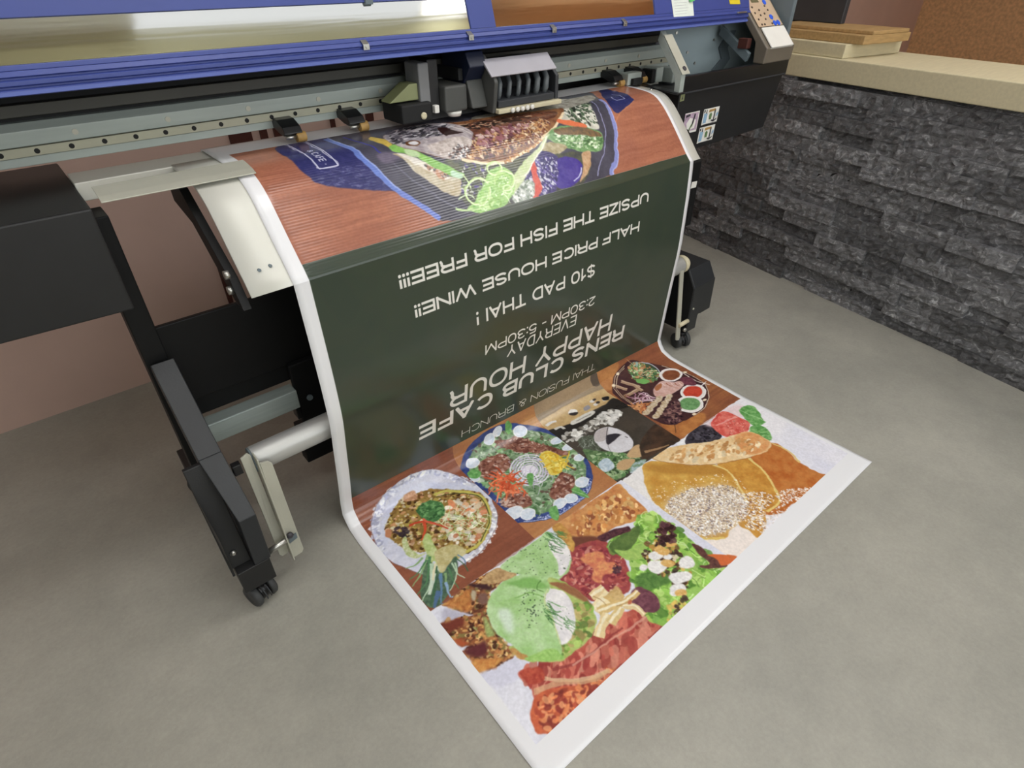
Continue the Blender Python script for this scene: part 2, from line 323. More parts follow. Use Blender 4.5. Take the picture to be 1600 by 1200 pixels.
# ============================================================ sheet profile (shared by banner, platen and apron)
PROF = [(0, 0, -0.31, 1.03, 1.4, -0.319, 1.034),
(0.04, 0, -0.35, 1.03, 1.4, -0.3572, 1.033),
(0.075, 0, -0.385, 1.029, 1.4, -0.3906, 1.031),
(0.1, 0, -0.4099, 1.028, 1.4, -0.4143, 1.029),
(0.12, 0, -0.4296, 1.025, 1.4, -0.433, 1.026),
(0.14, 0, -0.4491, 1.022, 1.4, -0.451, 1.021),
(0.16, 0, -0.4681, 1.016, 1.4, -0.4679, 1.013),
(0.18, 0, -0.4862, 1.008, 1.4, -0.4837, 1.002),
(0.2, 0, -0.5033, 0.9979, 1.4, -0.4986, 0.9903),
(0.22, 0, -0.5189, 0.9858, 1.4, -0.5126, 0.9774),
(0.25, 0, -0.5399, 0.9649, 1.4, -0.5327, 0.957),
(0.29, 0, -0.5662, 0.9351, 1.4, -0.5585, 0.929),
(0.33, 0, -0.5927, 0.9053, 1.4, -0.5839, 0.9004),
(0.37, 0, -0.62, 0.8761, 1.4, -0.6088, 0.8716),
(0.3913, 0, -0.6346, 0.8607, 1.4, -0.6218, 0.8567),
(0.4, 0, -0.6403, 0.8541, 1.4, -0.6269, 0.8512),
(0.4283, -0, -0.658, 0.832, 1.4, -0.643, 0.835),
(0.4288, 0, -0.658, 0.8315, 1.4, -0.643, 0.8345),
(0.4575, 0, -0.6599, 0.8028, 1.402, -0.6444, 0.8054),
(0.4863, 0, -0.6617, 0.7741, 1.403, -0.6455, 0.7762),
(0.5151, 0, -0.6636, 0.7454, 1.404, -0.6463, 0.7471),
(0.5439, 0, -0.6654, 0.7167, 1.406, -0.6466, 0.7179),
(0.5726, 0, -0.6672, 0.688, 1.407, -0.6466, 0.6887),
(0.6014, 0, -0.6687, 0.6592, 1.408, -0.6463, 0.6596),
(0.6302, 0, -0.6701, 0.6305, 1.41, -0.646, 0.6304),
(0.6589, 0, -0.6713, 0.6018, 1.411, -0.6458, 0.6012),
(0.6877, 0, -0.6723, 0.573, 1.412, -0.6455, 0.572),
(0.7165, 0, -0.6726, 0.5442, 1.414, -0.645, 0.5429),
(0.7452, 0, -0.6726, 0.5155, 1.415, -0.6438, 0.5137),
(0.774, 0, -0.6722, 0.4867, 1.417, -0.6417, 0.4846),
(0.8028, 0, -0.6708, 0.4581, 1.418, -0.6392, 0.4556),
(0.8316, 0, -0.6675, 0.4297, 1.419, -0.6364, 0.4265),
(0.8603, 0, -0.6622, 0.4015, 1.421, -0.6337, 0.3975),
(0.8891, 0, -0.6559, 0.3735, 1.422, -0.631, 0.3684),
(0.9179, 0, -0.6497, 0.3454, 1.423, -0.6283, 0.3394),
(0.9466, 0, -0.6437, 0.3172, 1.425, -0.6256, 0.3103),
(0.9754, 0, -0.6379, 0.2891, 1.426, -0.623, 0.2813),
(1.004, 0, -0.6323, 0.2608, 1.428, -0.6205, 0.2522),
(1.033, 0, -0.6266, 0.2327, 1.429, -0.6181, 0.2231),
(1.062, 0, -0.6205, 0.2045, 1.431, -0.6157, 0.194),
(1.09, 0, -0.6141, 0.1765, 1.432, -0.6134, 0.165),
(1.119, 0, -0.6074, 0.1485, 1.434, -0.611, 0.1359),
(1.148, 0, -0.6005, 0.1206, 1.435, -0.6086, 0.1068),
(1.177, 0, -0.5937, 0.09263, 1.437, -0.6064, 0.07783),
(1.18, 0, -0.5932, 0.08996, 1.437, -0.6068, 0.07535),
(1.206, 0, -0.59, 0.06412, 1.438, -0.6167, 0.05506),
(1.234, -3.582e-05, -0.5873, 0.03588, 1.44, -0.6316, 0.03524),
(1.239, -0.0001246, -0.5886, 0.03213, 1.44, -0.6348, 0.03299),
(1.263, -0.001062, -0.6058, 0.017, 1.441, -0.6549, 0.02518),
(1.285, -0.002004, -0.6238, 0.005277, 1.442, -0.6737, 0.01855),
(1.292, -0.002288, -0.6297, 0.003619, 1.443, -0.6793, 0.01695),
(1.321, -0.003555, -0.6582, 0.003, 1.448, -0.7039, 0.0112),
(1.349, -0.004785, -0.687, 0.003, 1.453, -0.7286, 0.005677),
(1.353, -0.00487, -0.691, 0.003, 1.454, -0.7321, 0.005151),
(1.378, -0.004822, -0.7158, 0.003, 1.455, -0.7541, 0.003783),
(1.407, -0.004667, -0.7445, 0.003, 1.454, -0.7798, 0.003121),
(1.436, -0.004487, -0.7733, 0.003, 1.453, -0.8056, 0.003),
(1.465, -0.004308, -0.8021, 0.003, 1.452, -0.8315, 0.003),
(1.493, -0.004129, -0.8308, 0.003, 1.451, -0.8573, 0.003),
(1.522, -0.00395, -0.8596, 0.003, 1.45, -0.8831, 0.003),
(1.551, -0.00377, -0.8884, 0.003, 1.449, -0.909, 0.003),
(1.58, -0.003591, -0.9171, 0.003, 1.448, -0.9348, 0.003),
(1.608, -0.003412, -0.9459, 0.003, 1.447, -0.9606, 0.003),
(1.637, -0.003233, -0.9747, 0.003, 1.445, -0.9865, 0.003),
(1.666, -0.003069, -1.003, 0.003, 1.444, -1.012, 0.003),
(1.674, -0.00306, -1.012, 0.003, 1.444, -1.02, 0.003),
(1.695, -0.003155, -1.032, 0.003, 1.444, -1.04, 0.003),
(1.723, -0.003347, -1.061, 0.003, 1.445, -1.069, 0.003),
(1.752, -0.003552, -1.09, 0.003, 1.445, -1.098, 0.003),
(1.781, -0.003756, -1.119, 0.003, 1.446, -1.126, 0.003),
(1.81, -0.00396, -1.147, 0.003, 1.446, -1.155, 0.003),
(1.839, -0.004164, -1.176, 0.003, 1.446, -1.184, 0.003),
(1.867, -0.004368, -1.205, 0.003, 1.447, -1.212, 0.003),
(1.896, -0.004572, -1.234, 0.003, 1.447, -1.241, 0.003),
(1.925, -0.004776, -1.262, 0.003, 1.448, -1.27, 0.003),
(1.954, -0.00498, -1.291, 0.003, 1.448, -1.298, 0.003),
(1.982, -0.005184, -1.32, 0.003, 1.448, -1.327, 0.003),
(2.011, -0.005388, -1.349, 0.003, 1.449, -1.356, 0.003),
(2.04, -0.005592, -1.377, 0.003, 1.449, -1.385, 0.003),
(2.069, -0.005796, -1.406, 0.003, 1.45, -1.413, 0.003),
(2.097, -0.006, -1.435, 0.003, 1.45, -1.442, 0.003)]
PS, PL, PR = np.array(PROF)[:, 0], np.array(PROF)[:, 1:4], np.array(PROF)[:, 4:7]
def sheet(u, s):
    a = u / 1.4
    l = np.array([np.interp(s, PS, PL[:, i]) for i in range(3)]); r = np.array([np.interp(s, PS, PR[:, i]) for i in range(3)])
    p = l * (1 - a) + r * a
    if s < 0:
        p[1] -= s
        if s < -.1: p[2] -= (-.1 - s) * 1.1; p[1] += (s + .1) * .55
    if s > PS[-1]: p[1] -= s - PS[-1]
    return p

# ============================================================ the printer
P = thing('wide_format_printer', 'large blue and black wide format printer on a castored stand', 'printer', (.8, -.3, 0))
# apron under the sheet
ss = [-.02, .02, .06, .09] + [x for x in PS if .09 < x < .43]
def apron():
    bm = bmesh.new(); rings = []
    for s in ss:
        row = []
        for u in (-.126, .0, .35, .7, 1.05, 1.4, 1.466):
            p = sheet(u, s); q = sheet(u, s + .004) - sheet(u, s - .004); n = np.array([0, q[2], -q[1]]); n /= np.linalg.norm(n)
            if n[2] < 0: n = -n
            row.append((bm.verts.new(p - n * .004), bm.verts.new(p - n * .010)))
        rings.append(row)
    for A, B in zip(rings, rings[1:]):
        for i in range(len(A) - 1):
            for k in (0, 1): f = bm.faces.new((A[i][k], A[i + 1][k], B[i + 1][k], B[i][k])); f.smooth = True
        for i in (0, len(A) - 1): bm.faces.new((A[i][0], A[i][1], B[i][1], B[i][0]))
    for Q in (rings[0], rings[-1]):
        for i in range(len(Q) - 1): bm.faces.new((Q[i][0], Q[i + 1][0], Q[i + 1][1], Q[i][1]))
    bmesh.ops.recalc_face_normals(bm, faces=bm.faces)
    q = MB(); q.bm.free(); q.bm = bm
    return q.build('front_apron', 'plate', P)
ap = apron()
for x, s in ((-.088, .375), (-.063, .372)):
    p = sheet(0, s); MB().cyl((x, p[1] + .006, p[2] - .003), (x, p[1] - .0025, p[2] - .001), .0035, n=12).build('rivet', 'slate', ap)
MB().prism([(-.30, 1.024), (-.205, 1.024), (-.225, .985), (-.30, .985)], -.32, 1.62).build('platen', 'plate', P, .002)
MB().prism([(-.30, 1.0), (-.40, 1.0), (-.60, .86), (-.64, .80), (-.60, .80), (-.42, .93), (-.30, .95)], -.146, -.128).build('apron_bracket', 'deep_black', P, .001)
for y, z in ((-.60, .835), (-.612, .875)): MB().cyl((-.146, y, z), (-.156, y, z), .010, n=6).build('bolt', 'steel', P)
# clamp plate on the sheet's left edge
cl = []
for s in (.085, .10, .12, .14, .16):
    p = sheet(0, s); cl.append((p[1] - .004, p[2] + .008))
MB().prism(cl + [(y, z - .0025) for y, z in cl[::-1]], -.30, .002).build('media_clamp', 'zinc', P, .0006, 'shiny steel clamp plate over the sheet edge')
# carriage rail
r = MB(); r.prism([(-.25, 1.060), (-.25, 1.0775), (-.242, 1.0775), (-.242, 1.097), (-.25, 1.097), (-.25, 1.1255), (-.235, 1.139), (-.13, 1.139), (-.13, 1.060)], -.62, 1.74)
rail = r.build('rail_beam', 'rail', P, .0012)
g = MB(); g.box(-.62, 1.73, -.2555, -.2418, 1.0785, 1.096); g = g.build('linear_guide', 'rail_warm', P, .0008)
for i in range(38): MB().cyl((-.60 + i * .0615, -.25555, 1.0872), (-.60 + i * .0615, -.2559, 1.0872), .0052, n=14).build('guide_hole', 'soft_black', g)
for i in range(11):
    x = .088 + (i - 2) * .182; MB().cyl((x, -.25, 1.112), (x, -.2518, 1.112), .0058, n=14).build('rail_screw', 'zinc', rail)
MB().box(-.62, 1.70, -.215, -.20, 1.139, 1.45).build('rear_panel', 'soft_black', P)
ts = MB(); ts.box(-.62, 1.70, -.245, -.2155, 1.150, 1.172); ts.build('upper_channel', 'channel', P, .001)
MB().box(.62, 1.9, -.128, -.11, .93, 1.12).build('rear_guard', 'soft_black', P)
# pinch rollers
def pinch(x, y=-.30):
    q = MB(); q.prism([(y + .05, 1.062), (y + .052, 1.085), (y + .02, 1.083), (y - .012, 1.070), (y - .022, 1.056), (y - .012, 1.050), (y + .012, 1.052)], x - .034, x + .012)
    a = q.build('pinch_arm', 'black_gloss', P, .002)
    w = MB(); w.cyl((x - .004, y - .012, 1.0445), (x + .02, y - .012, 1.0445), .0125, n=22); w.build('pinch_wheel', 'gold', a, .001)
    e = MB(); e.cyl((x - .03, y - .012, 1.046), (x - .004, y - .012, 1.046), .005, n=10); e.build('axle', 'steel', a)
for x in (.172, .347, 1.375, 1.50): pinch(x)
# print head carriage
K_ = MB(); K_.prism([(-.415, 1.043), (-.25, 1.052), (-.25, 1.19), (-.37, 1.19), (-.385, 1.172), (-.42, 1.138), (-.428, 1.125)], .715, .728)
car = K_.build('print_carriage', 'greycase', P, .003)
MB().prism([(-.26, 1.12), (-.26, 1.2), (-.375, 1.2), (-.395, 1.165), (-.36, 1.12)], .655, .7145).build('carriage_cover', 'navy', car, .003)
MB().prism([(-.25, 1.06), (-.25, 1.13), (-.37, 1.13), (-.395, 1.06)], .66, .7145).build('carriage_side', 'greycase', car, .004)
MB().prism([(-.415, 1.043), (-.25, 1.052), (-.25, 1.16), (-.37, 1.16), (-.415, 1.12)], .962, .975).build('carriage_cheek', 'charcoal', car, .003)
MB().box(.7282, .9618, -.30, -.29, 1.05, 1.17).build('carriage_back', 'soft_black', car)
MB().prism([(-.380, 1.176), (-.424, 1.138), (-.428, 1.141), (-.384, 1.180)], .705, .952).build('carriage_flap', 'lilac', car, .001, 'pale grey sloping lid of the carriage')
MB().prism([(-.43, 1.042), (-.43, 1.054), (-.31, 1.058), (-.31, 1.046)], .726, .976).build('carriage_tray', 'cream', car, .002)
MB().prism([(-.418, 1.056), (-.418, 1.074), (-.33, 1.088), (-.33, 1.06)], .735, .955).build('head_block', 'charcoal', car, .002)
for i in range(6):
    x = .75 + i * .036
    MB().tube([(x, -.395, 1.072), (x - .004, -.408, 1.092), (x + .002, -.405, 1.115), (x + .012, -.38, 1.135), (x + .02, -.34, 1.142)], .009 if i > 3 else .007).build('ink_hose', 'hose', car)
for i in range(5): MB().lathe((.775 + i * .019, -.431, 1.048), (0, -1, 0), ((0, .007), (.004, .007), (.007, .004))).build('nozzle_cap', 'white', car)
# sensor and motor unit riding left of the carriage
q = MB(); q.box(.575, .65, -.385, -.26, 1.058, 1.125); un = q.build('motor_unit', 'greycase', P, .006)
MB().lathe((.612, -.37, 1.046), (0, 0, 1), ((0, .018), (.008, .021), (.012, .021))).build('motor_foot', 'white', un)
MB().box(.505, .538, -.37, -.30, 1.082, 1.185).build('sensor_post', 'post', un, .004)
MB().box(.54, .574, -.36, -.27, 1.06, 1.19).build('side_block', 'black', un, .004)
MB().slab([(.415, -.36, 1.098), (.505, -.36, 1.098), (.505, -.36, 1.138), (.48, -.36, 1.138)], np.array([0, .05, 0])).build('yellow_bracket', 'lime', un, .002)
MB().box(.435, .53, -.385, -.28, 1.046, 1.094).build('cable_block', 'soft_black', un, .005)
MB().lathe((.50, -.386, 1.062), (0, -1, 0), ((0, .009), (.003, .009), (.005, .006))).build('cable_plug', 'cream', un)
MB().box(.545, .56, -.375, -.36, 1.06, 1.08).build('clip', 'white', un, .002)
MB().box(.64, .655, -.36, -.2, 1.13, 1.16).build('belt_link', 'soft_black', un, .002)

# blue front cover
CT = R(72)
def cz(y0, z): return y0 + (z - 1.246) / math.tan(CT)
lip = MB(); lip.prism([(-.372, 1.206), (-.400, 1.2065), (-.404, 1.2095), (-.404, 1.2165), (-.3985, 1.2185), (-.3985, 1.2215), (-.404, 1.2235), (-.404, 1.2305), (-.3985, 1.2325), (-.3985, 1.2355), (-.403, 1.2375), (-.396, 1.2455), (-.372, 1.2455)], -.62, 2.0)
cover = lip.build('front_cover', 'blue', P, .0008)
MB().box(-.62, 2.0, -.4052, -.4041, 1.2085, 1.2150).build('bright_edge', 'blue_edge', cover)
MB().box(-.62, 2.0, -.3984, -.3979, 1.2183, 1.2217).build('groove', 'blue_dark', cover)
def cov(x0, x1, z0, z1, th=.012, off=0.0):
    y0, y1 = cz(-.395, z0) - off, cz(-.395, z1) - off
    return MB().prism([(y0, z0), (y1, z1), (y1 + th, z1), (y0 + th, z0)], x0, x1)
cov(-.62, 2.0, 1.2457, 1.254, .014).build('lower_frame', 'blue', cover, .001)
cov(-.62, 2.0, 1.3225, 1.40, .014).build('upper_frame', 'blue', cover, .001)
cov(.668, .752, 1.2542, 1.3223, .013).build('divider', 'blue', cover, .001)
cov(1.435, 2.0, 1.2542, 1.3223, .013).build('end_panel', 'blue', cover, .001)
cov(-.62, -.50, 1.2542, 1.3223, .013).build('end_panel', 'blue', cover, .001)
cov(-.4995, .6675, 1.2545, 1.322, .004, -.004).build('window_pane', 'glass', cover)
cov(.7525, 1.4345, 1.2545, 1.322, .004, -.004).build('window_pane', 'glass', cover)
MB().prism([(-.342, 1.4005), (-.32, 1.44), (-.25, 1.475), (-.10, 1.475), (-.06, 1.43), (-.06, 1.15), (-.09, 1.15), (-.09, 1.42), (-.12, 1.455), (-.24, 1.455), (-.30, 1.43), (-.325, 1.4005)], -.62, 2.0).build('top_hood', 'charcoal', P, .004)
def clip(x, z):
    q = MB(); q.prism([(-.4055, z - .006), (-.4085, z - .006), (-.4085, z + .006), (-.398, z + .012), (-.392, z + .015), (-.392, z + .0125), (-.398, z + .0095), (-.4055, z + .004)], x - .008, x + .008)
    q.cyl((x, -.4085, z), (x, -.4105, z), .003, n=10); return q.build('clip', 'steel', cover, .0006)
for x in (.345, .655, .957, 1.268): clip(x, 1.236)
q = MB(); q.box(.375, .395, cz(-.395, 1.325) - .006, cz(-.395, 1.325) + .004, 1.318, 1.334); q.build('clip', 'slate', cover, .001)
q = MB(); q.box(1.905, 1.965, -.4075, -.40, 1.238, 1.243); q.build('hinge_pin', 'steel', cover, .001)
def face(z): return cz(-.395, z) - .0006
MB().slab([(1.868, face(1.268), 1.268), (1.936, face(1.266), 1.266), (1.93, face(1.29), 1.29), (1.862, face(1.292), 1.292)], np.array([0, -.0008, 0])).build('warning_label', 'yellow', cover)
note = thing('paper_note', 'white handwritten paper note with green tape on the blue cover', 'note', (1.57, face(1.24), 1.24))
MB().slab([(1.527, face(1.239) - .001, 1.239), (1.640, face(1.239) - .001, 1.241), (1.640, face(1.31) - .001, 1.31), (1.520, face(1.31) - .001, 1.31)], np.array([0, -.0006, 0])).build('sheet', 'paper', note)
ln = MB()
for k in range(7): ln.slab([(1.535, face(1.25 + k * .008) - .0018, 1.25 + k * .008), (1.60 + .02 * ((k * 7) % 3) / 2, face(1.25 + k * .008) - .0018, 1.2505 + k * .008), (1.60, face(1.251 + k * .008) - .0018, 1.2513 + k * .008), (1.535, face(1.251 + k * .008) - .0018, 1.2508 + k * .008)], np.array([0, -.0003, 0]))
ln.build('pencil_line', 'lilac', note)
MB().slab([(1.618, face(1.27) - .002, 1.282), (1.642, face(1.27) - .0035, 1.286), (1.645, face(1.31) - .002, 1.312), (1.612, face(1.31) - .002, 1.312)], np.array([0, -.0006, 0])).build('tape', 'green', note)

# right hand housing
hs = MB(); hs.hexa([(1.512, -.48, .80), (2.150, -.48, .815), (2.150, -.06, .815), (1.512, -.06, .80), (1.512, -.48, 1.018), (2.213, -.48, 1.018), (2.213, -.06, 1.018), (1.512, -.06, 1.018)])
house = hs.build('side_housing', 'black', P, .004)
MB().box(1.512, 2.213, -.492, -.468, 1.0185, 1.071).build('housing_rim', 'black_gloss', P, .003)
MB().box(1.518, 2.21, -.4925, -.478, 1.0155, 1.0215).build('rim_seam', 'charcoal', house, .001)
MB().box(2.19, 2.213, -.4675, -.06, 1.0185, 1.33).build('housing_end', 'slate', house, .003)
def iw(x): return -.15 - .21 * (x - 1.62) / .57
MB().hexa([(1.62, -.15, 1.0185), (2.189, -.36, 1.0185), (2.189, -.34, 1.0185), (1.62, -.13, 1.0185), (1.62, -.15, 1.215), (2.189, -.36, 1.215), (2.189, -.34, 1.30), (1.62, -.13, 1.30)]).build('inner_wall', 'wallgrey', house, .001)
MB().slab([(x, iw(x) - .0006, z) for x, z in ((1.98, 1.03), (2.03, 1.03), (2.055, 1.07), (2.035, 1.11), (2.06, 1.17), (2.025, 1.17), (1.995, 1.11), (2.015, 1.07))], np.array([-.003, -.008, 0])).build('bent_strip', 'slate', house, .001)
for x, z in ((1.90, 1.06), (1.97, 1.14), (1.80, 1.17), (1.86, 1.10), (2.0, 1.19), (1.75, 1.08)): MB().cyl((x, iw(x), z), (x - .0012, iw(x) - .0035, z), .005, n=10).build('wall_screw', 'steel', house)
q = MB(); q.box(1.68, 1.76, -.235, -.1705, 1.10, 1.165); q.box(1.70, 1.72, -.238, -.235, 1.115, 1.15); q.box(1.735, 1.745, -.238, -.235, 1.11, 1.155)
q.build('switch_block', 'lilac', house, .003)
q = MB(); q.lathe((1.76, -.23, 1.03), (0, 0, 1), ((0, .04), (.03, .04), (.04, .03))); q.build('cap_station', 'slate', house)
for bx in ((1.40, 1.475, -.33, -.29, 1.036, 1.075), (1.56, 1.60, -.33, -.27, 1.03, 1.08), (1.62, 1.66, -.36, -.29, 1.0255, 1.075)): MB().box(*bx).build('maintenance_block', 'rail', P, .003)
for bx in ((1.415, 1.465, -.345, -.331, 1.036, 1.058), (1.535, 1.555, -.33, -.28, 1.03, 1.075)): MB().box(*bx).build('maintenance_recess', 'soft_black', P, .002)
MB().prism([(-.50, 1.018), (-.29, 1.026), (-.29, 1.032), (-.50, 1.024)], 1.47, 1.5115).build('side_shelf', 'black_gloss', P, .002)
MB().cyl((1.448, -.40, 1.022), (1.448, -.40, 1.030), .005, n=12).build('shelf_screw', 'steel', P)
# sloping steel bracket between cover and housing
q = MB(); q.prism([(-.38, 1.205), (-.492, 1.079), (-.492, 1.0185), (-.47, 1.0185), (-.468, 1.066), (-.372, 1.175)], 1.488, 1.5115); arm = q.build('support_bracket', 'rail', P, .001)
MB().prism([(-.3945, 1.192), (-.4945, 1.0795), (-.4965, 1.0805), (-.3965, 1.1935)], 1.488, 1.532).build('bracket_strip', 'zinc', arm, .0006, 'bright steel strip on the bracket slope')
nv = Vector((0, -(1.192 - 1.0795), .1)).normalized()
pc = Vector((1.512, -.482, 1.0955)); MB().cyl(pc, pc + nv * .0035, .0085, n=16).build('strip_hole', 'ink', arm)
# stickers on the housing
def sticker(name_label, c, mats, bits):
    (x0, z0), (x1, z1) = c
    q = MB(); q.slab([(x0, -.4805, z0), (x1, -.4805, z0), (x1 + .004, -.4805, z1), (x0 + .004, -.4805, z1)], np.array([0, -.0008, 0]))
    for k, (i, pts) in enumerate(bits):
        q.use(i); q.slab([(x0 + (x1 - x0) * a, -.48132 - k * .00035, z0 + (z1 - z0) * b) for a, b in pts], np.array([0, -.0003, 0]))
    return q.build('sticker', mats, house, 0, name_label)
art = [(1, [(.06, .1), (.26, .12), (.3, .7), (.08, .74)]), (2, [(.05, .78), (.12, .78), (.14, .95), (.06, .95)]), (2, [(.18, .7), (.25, .72), (.24, .95), (.2, .95)]), (3, [(.36, .76), (.8, .8), (.78, .93), (.38, .92)]), (4, [(.42, .3), (.56, .3), (.58, .62), (.5, .72), (.42, .62)]), (2, [(.7, .2), (.76, .2), (.8, .86), (.74, .86)]), (2, [(.56, .18), (.72, .1), (.9, .2), (.92, .3), (.74, .2), (.6, .26)]), (1, [(.84, .4), (.96, .5), (.95, .7), (.85, .62)]), (2, [(.04, .02), (.96, .03), (.96, .06), (.04, .05)])]
sticker('upper blue and white picture sticker on the housing', ((1.676, .888), (1.776, .944)), ('white', 'blueflock', 'ink', 'gold', 'greenprint'), art)
sticker('lower blue and white picture sticker on the housing', ((1.668, .823), (1.768, .880)), ('white', 'blueflock', 'ink', 'gold', 'greenprint'), art)
sticker('violet picture sticker beside the apron', ((1.560, .872), (1.648, .944)), ('white', 'violet', 'ink', 'gold', 'greenprint'), [(1, [(.03, .1), (.97, .1), (.97, .96), (.03, .96)]), (0, [(.3, .15), (.8, .2), (.85, .6), (.4, .75), (.2, .5)]), (2, [(.6, .25), (.7, .5), (.78, .9), (.68, .9), (.58, .5)]), (4, [(.35, .1), (.45, .1), (.62, .4), (.56, .45)]), (2, [(.08, .8), (.4, .85), (.35, .95), (.1, .92)])])
q = MB(); q.slab([(1.516, -.4805, .990), (1.540, -.4805, .991), (1.541, -.4805, 1.013), (1.518, -.4805, 1.013)], np.array([0, -.001, 0])); q.use(1).slab([(1.524, -.4815, .996), (1.534, -.4815, .996), (1.529, -.4815, 1.008)], np.array([0, -.0003, 0]))
q.build('warning_label', ('lime', 'ink'), house, 0, 'small pale yellow warning label under the bracket')
# control panel
def cp(x, y, z): return (x, y, z)
SL = (1.276 - 1.126) / (-.356 + .505)
def cpz(y): return 1.128 + SL * (y + .505)
q = MB(); q.prism([(-.508, 1.0715), (-.512, 1.126), (-.505, 1.131), (-.29, cpz(-.29) + .003), (-.27, cpz(-.29) - .012), (-.455, cpz(-.455) - .036), (-.462, 1.0715)], 1.985, 2.19)
panel = q.build('control_panel', 'panelgrey', P, .004)
nrm = np.array([0, -SL, 1.0]); nrm /= np.linalg.norm(nrm)
def cpp(x, y, h=.004): return tuple(np.array([x, y, cpz(y)]) + nrm * h)
MB().slab([cpp(2.0, -.446), cpp(2.172, -.446), cpp(2.172, -.29), cpp(2.0, -.29)], nrm * .002).build('keypad', 'tan', panel, .0008)
MB().slab([cpp(2.008, -.512), cpp(2.168, -.512), cpp(2.168, -.45), cpp(2.008, -.45)], nrm * .006).build('flap', 'white', panel, .002, 'white flap below the keypad')
MB().slab([(2.008, -.5125, 1.121), (2.168, -.5125, 1.121), (2.168, -.518, 1.128), (2.008, -.518, 1.128)], np.array([0, .004, .003])).build('flap_edge', 'white', panel, .001)
MB().slab([cpp(2.035, -.372, .0062), cpp(2.085, -.372, .0062), cpp(2.085, -.33, .0062), cpp(2.035, -.33, .0062)], nrm * .001).build('screen', 'lcd', panel, 0, 'small grey green display')
def key(x, y, r, m):
    c = np.array(cpp(x, y, .0061)); return MB().cyl(c, c + nrm * .0022, r, n=16).build('key', m, panel, .0004)
for x, y in ((2.02, -.386), (2.02, -.404), (2.022, -.424), (2.026, -.440), (2.058, -.396), (2.050, -.412), (2.046, -.440), (2.083, -.408), (2.07, -.425), (2.10, -.440), (2.118, -.398), (2.125, -.42), (2.11, -.385)): key(x, y, .0042, 'keyhole')
for x, y in ((2.118, -.373), (2.112, -.420), (2.116, -.439), (2.141, -.439)): key(x + .004, y, .011, 'led')
q = MB(); q.hexa([(1.965, -.44, 1.075), (1.983, -.44, 1.075), (1.983, -.30, 1.16), (1.965, -.30, 1.16), (1.965, -.45, 1.105), (1.983, -.45, 1.105), (1.983, -.31, 1.19), (1.965, -.31, 1.19)]); q.build('panel_hinge', 'slate', panel, .002)
MB().box(1.955, 1.984, -.44, -.40, 1.12, 1.155).build('hinge_cap', 'brown', panel, .002)

# body and stand
MB().box(-.30, 1.60, -.36, -.345, .46, .688).build('body_panel', 'deep_black', P, .003)
MB().box(-.30, 1.60, -.345, -.30, .40, .46).build('body_rail', 'deep_black', P, .003)
MB().box(-.02, .09, -.385, -.365, .25, .47).build('stand_plate', 'deep_black', P, .003)
MB().box(.06, 1.50, -.385, -.34, .10, .458).build('lower_panel', 'deep_black', P, .003)
MB().box(-.04, .06, -.385, -.34, .108, .25).build('stand_foot_plate', 'deep_black', P, .003)
q = MB(); q.cyl((.015, -.385, .345), (.015, -.391, .345), .009, n=16); q.build('stand_bolt', 'slate', P)
bm_ = MB(); bm_.box(-.32, -.0205, -.40, -.353, .333, .396); bm_.build('stand_beam', 'tube', P, .003)
q = MB(); q.box(-.035, -.022, -.395, -.36, .29, .3325); q.build('beam_bracket', 'black_gloss', P, .002)
# frame at the right end of the apron
fr = MB(); fr.prism([(-.60, .806), (-.60, .565), (-.57, .55), (-.42, .55), (-.42, .90), (-.52, .90)], 1.43, 1.541); fr = fr.build('side_frame', 'deep_black', P, .003)
MB().slab([(1.495, -.6005, .714), (1.528, -.6005, .712), (1.530, -.6005, .735), (1.498, -.6005, .737)], np.array([0, -.001, 0])).build('frame_label', 'white', fr, 0, 'small white label on the side frame')
MB().box(1.513, 1.519, -.6012, -.6, .58, .64).build('slot', 'soft_black', fr); MB().box(1.512, 1.516, -.6012, -.6, .68, .70).build('slot', 'soft_black', fr)
MB().box(1.45, 1.53, -.56, -.42, .10, .55).build('side_upright', 'deep_black', P, .003)
# take up roller with its arms
rl = MB(); rl.cyl((-.220, -.585, .377), (1.535, -.585, .392), .0345, n=48); rl = rl.build('take_up_roller', 'alu', P, .002)
ec = MB(); ec.cyl((-.2245, -.585, .377), (-.2202, -.585, .377), .034, n=40); ec = ec.build('end_ring', 'slate', rl, .001)
for a in (200, 235, 300): MB().cyl((-.2245, -.585 + .027 * math.cos(R(a)), .377 + .027 * math.sin(R(a))), (-.2275, -.585 + .027 * math.cos(R(a)), .377 + .027 * math.sin(R(a))), .004, n=10).build('end_screw', 'steel', ec)
q = MB(); q.lathe((1.5355, -.585, .392), (1, 0, 0), ((0, .036), (.02, .036), (.034, .028), (.040, .012))); q.cyl((1.575, -.585, .392), (1.5935, -.585, .392), .004, n=10); q.build('end_cap', 'cream', rl, 0, 'cream end cap of the roller')
q = MB()
q.slab([(-.250, -.610, .418), (-.232, -.610, .425), (-.226, -.612, .418), (-.220, -.632, .075), (-.224, -.632, .063), (-.240, -.632, .060), (-.246, -.632, .070)], np.array([0, -.006, 0]))
q.slab([(-.217, -.640, .405), (-.198, -.640, .40), (-.190, -.640, .390), (-.186, -.652, .068), (-.192, -.652, .058), (-.218, -.652, .055), (-.222, -.652, .063)], np.array([0, -.006, 0]))
q.slab([(-.221, -.606, .415), (-.217, -.606, .415), (-.218, -.636, .06), (-.222, -.636, .06)], np.array([0, -.036, 0]))
armL = q.build('take_up_arm', 'zinc', P, .001)
q = MB(); q.slab([(-.216, -.6585, .115), (-.192, -.6585, .122), (-.192, -.6585, .142), (-.214, -.6585, .134)], np.array([0, -.0015, 0])); q.build('slot', 'slate', armL)
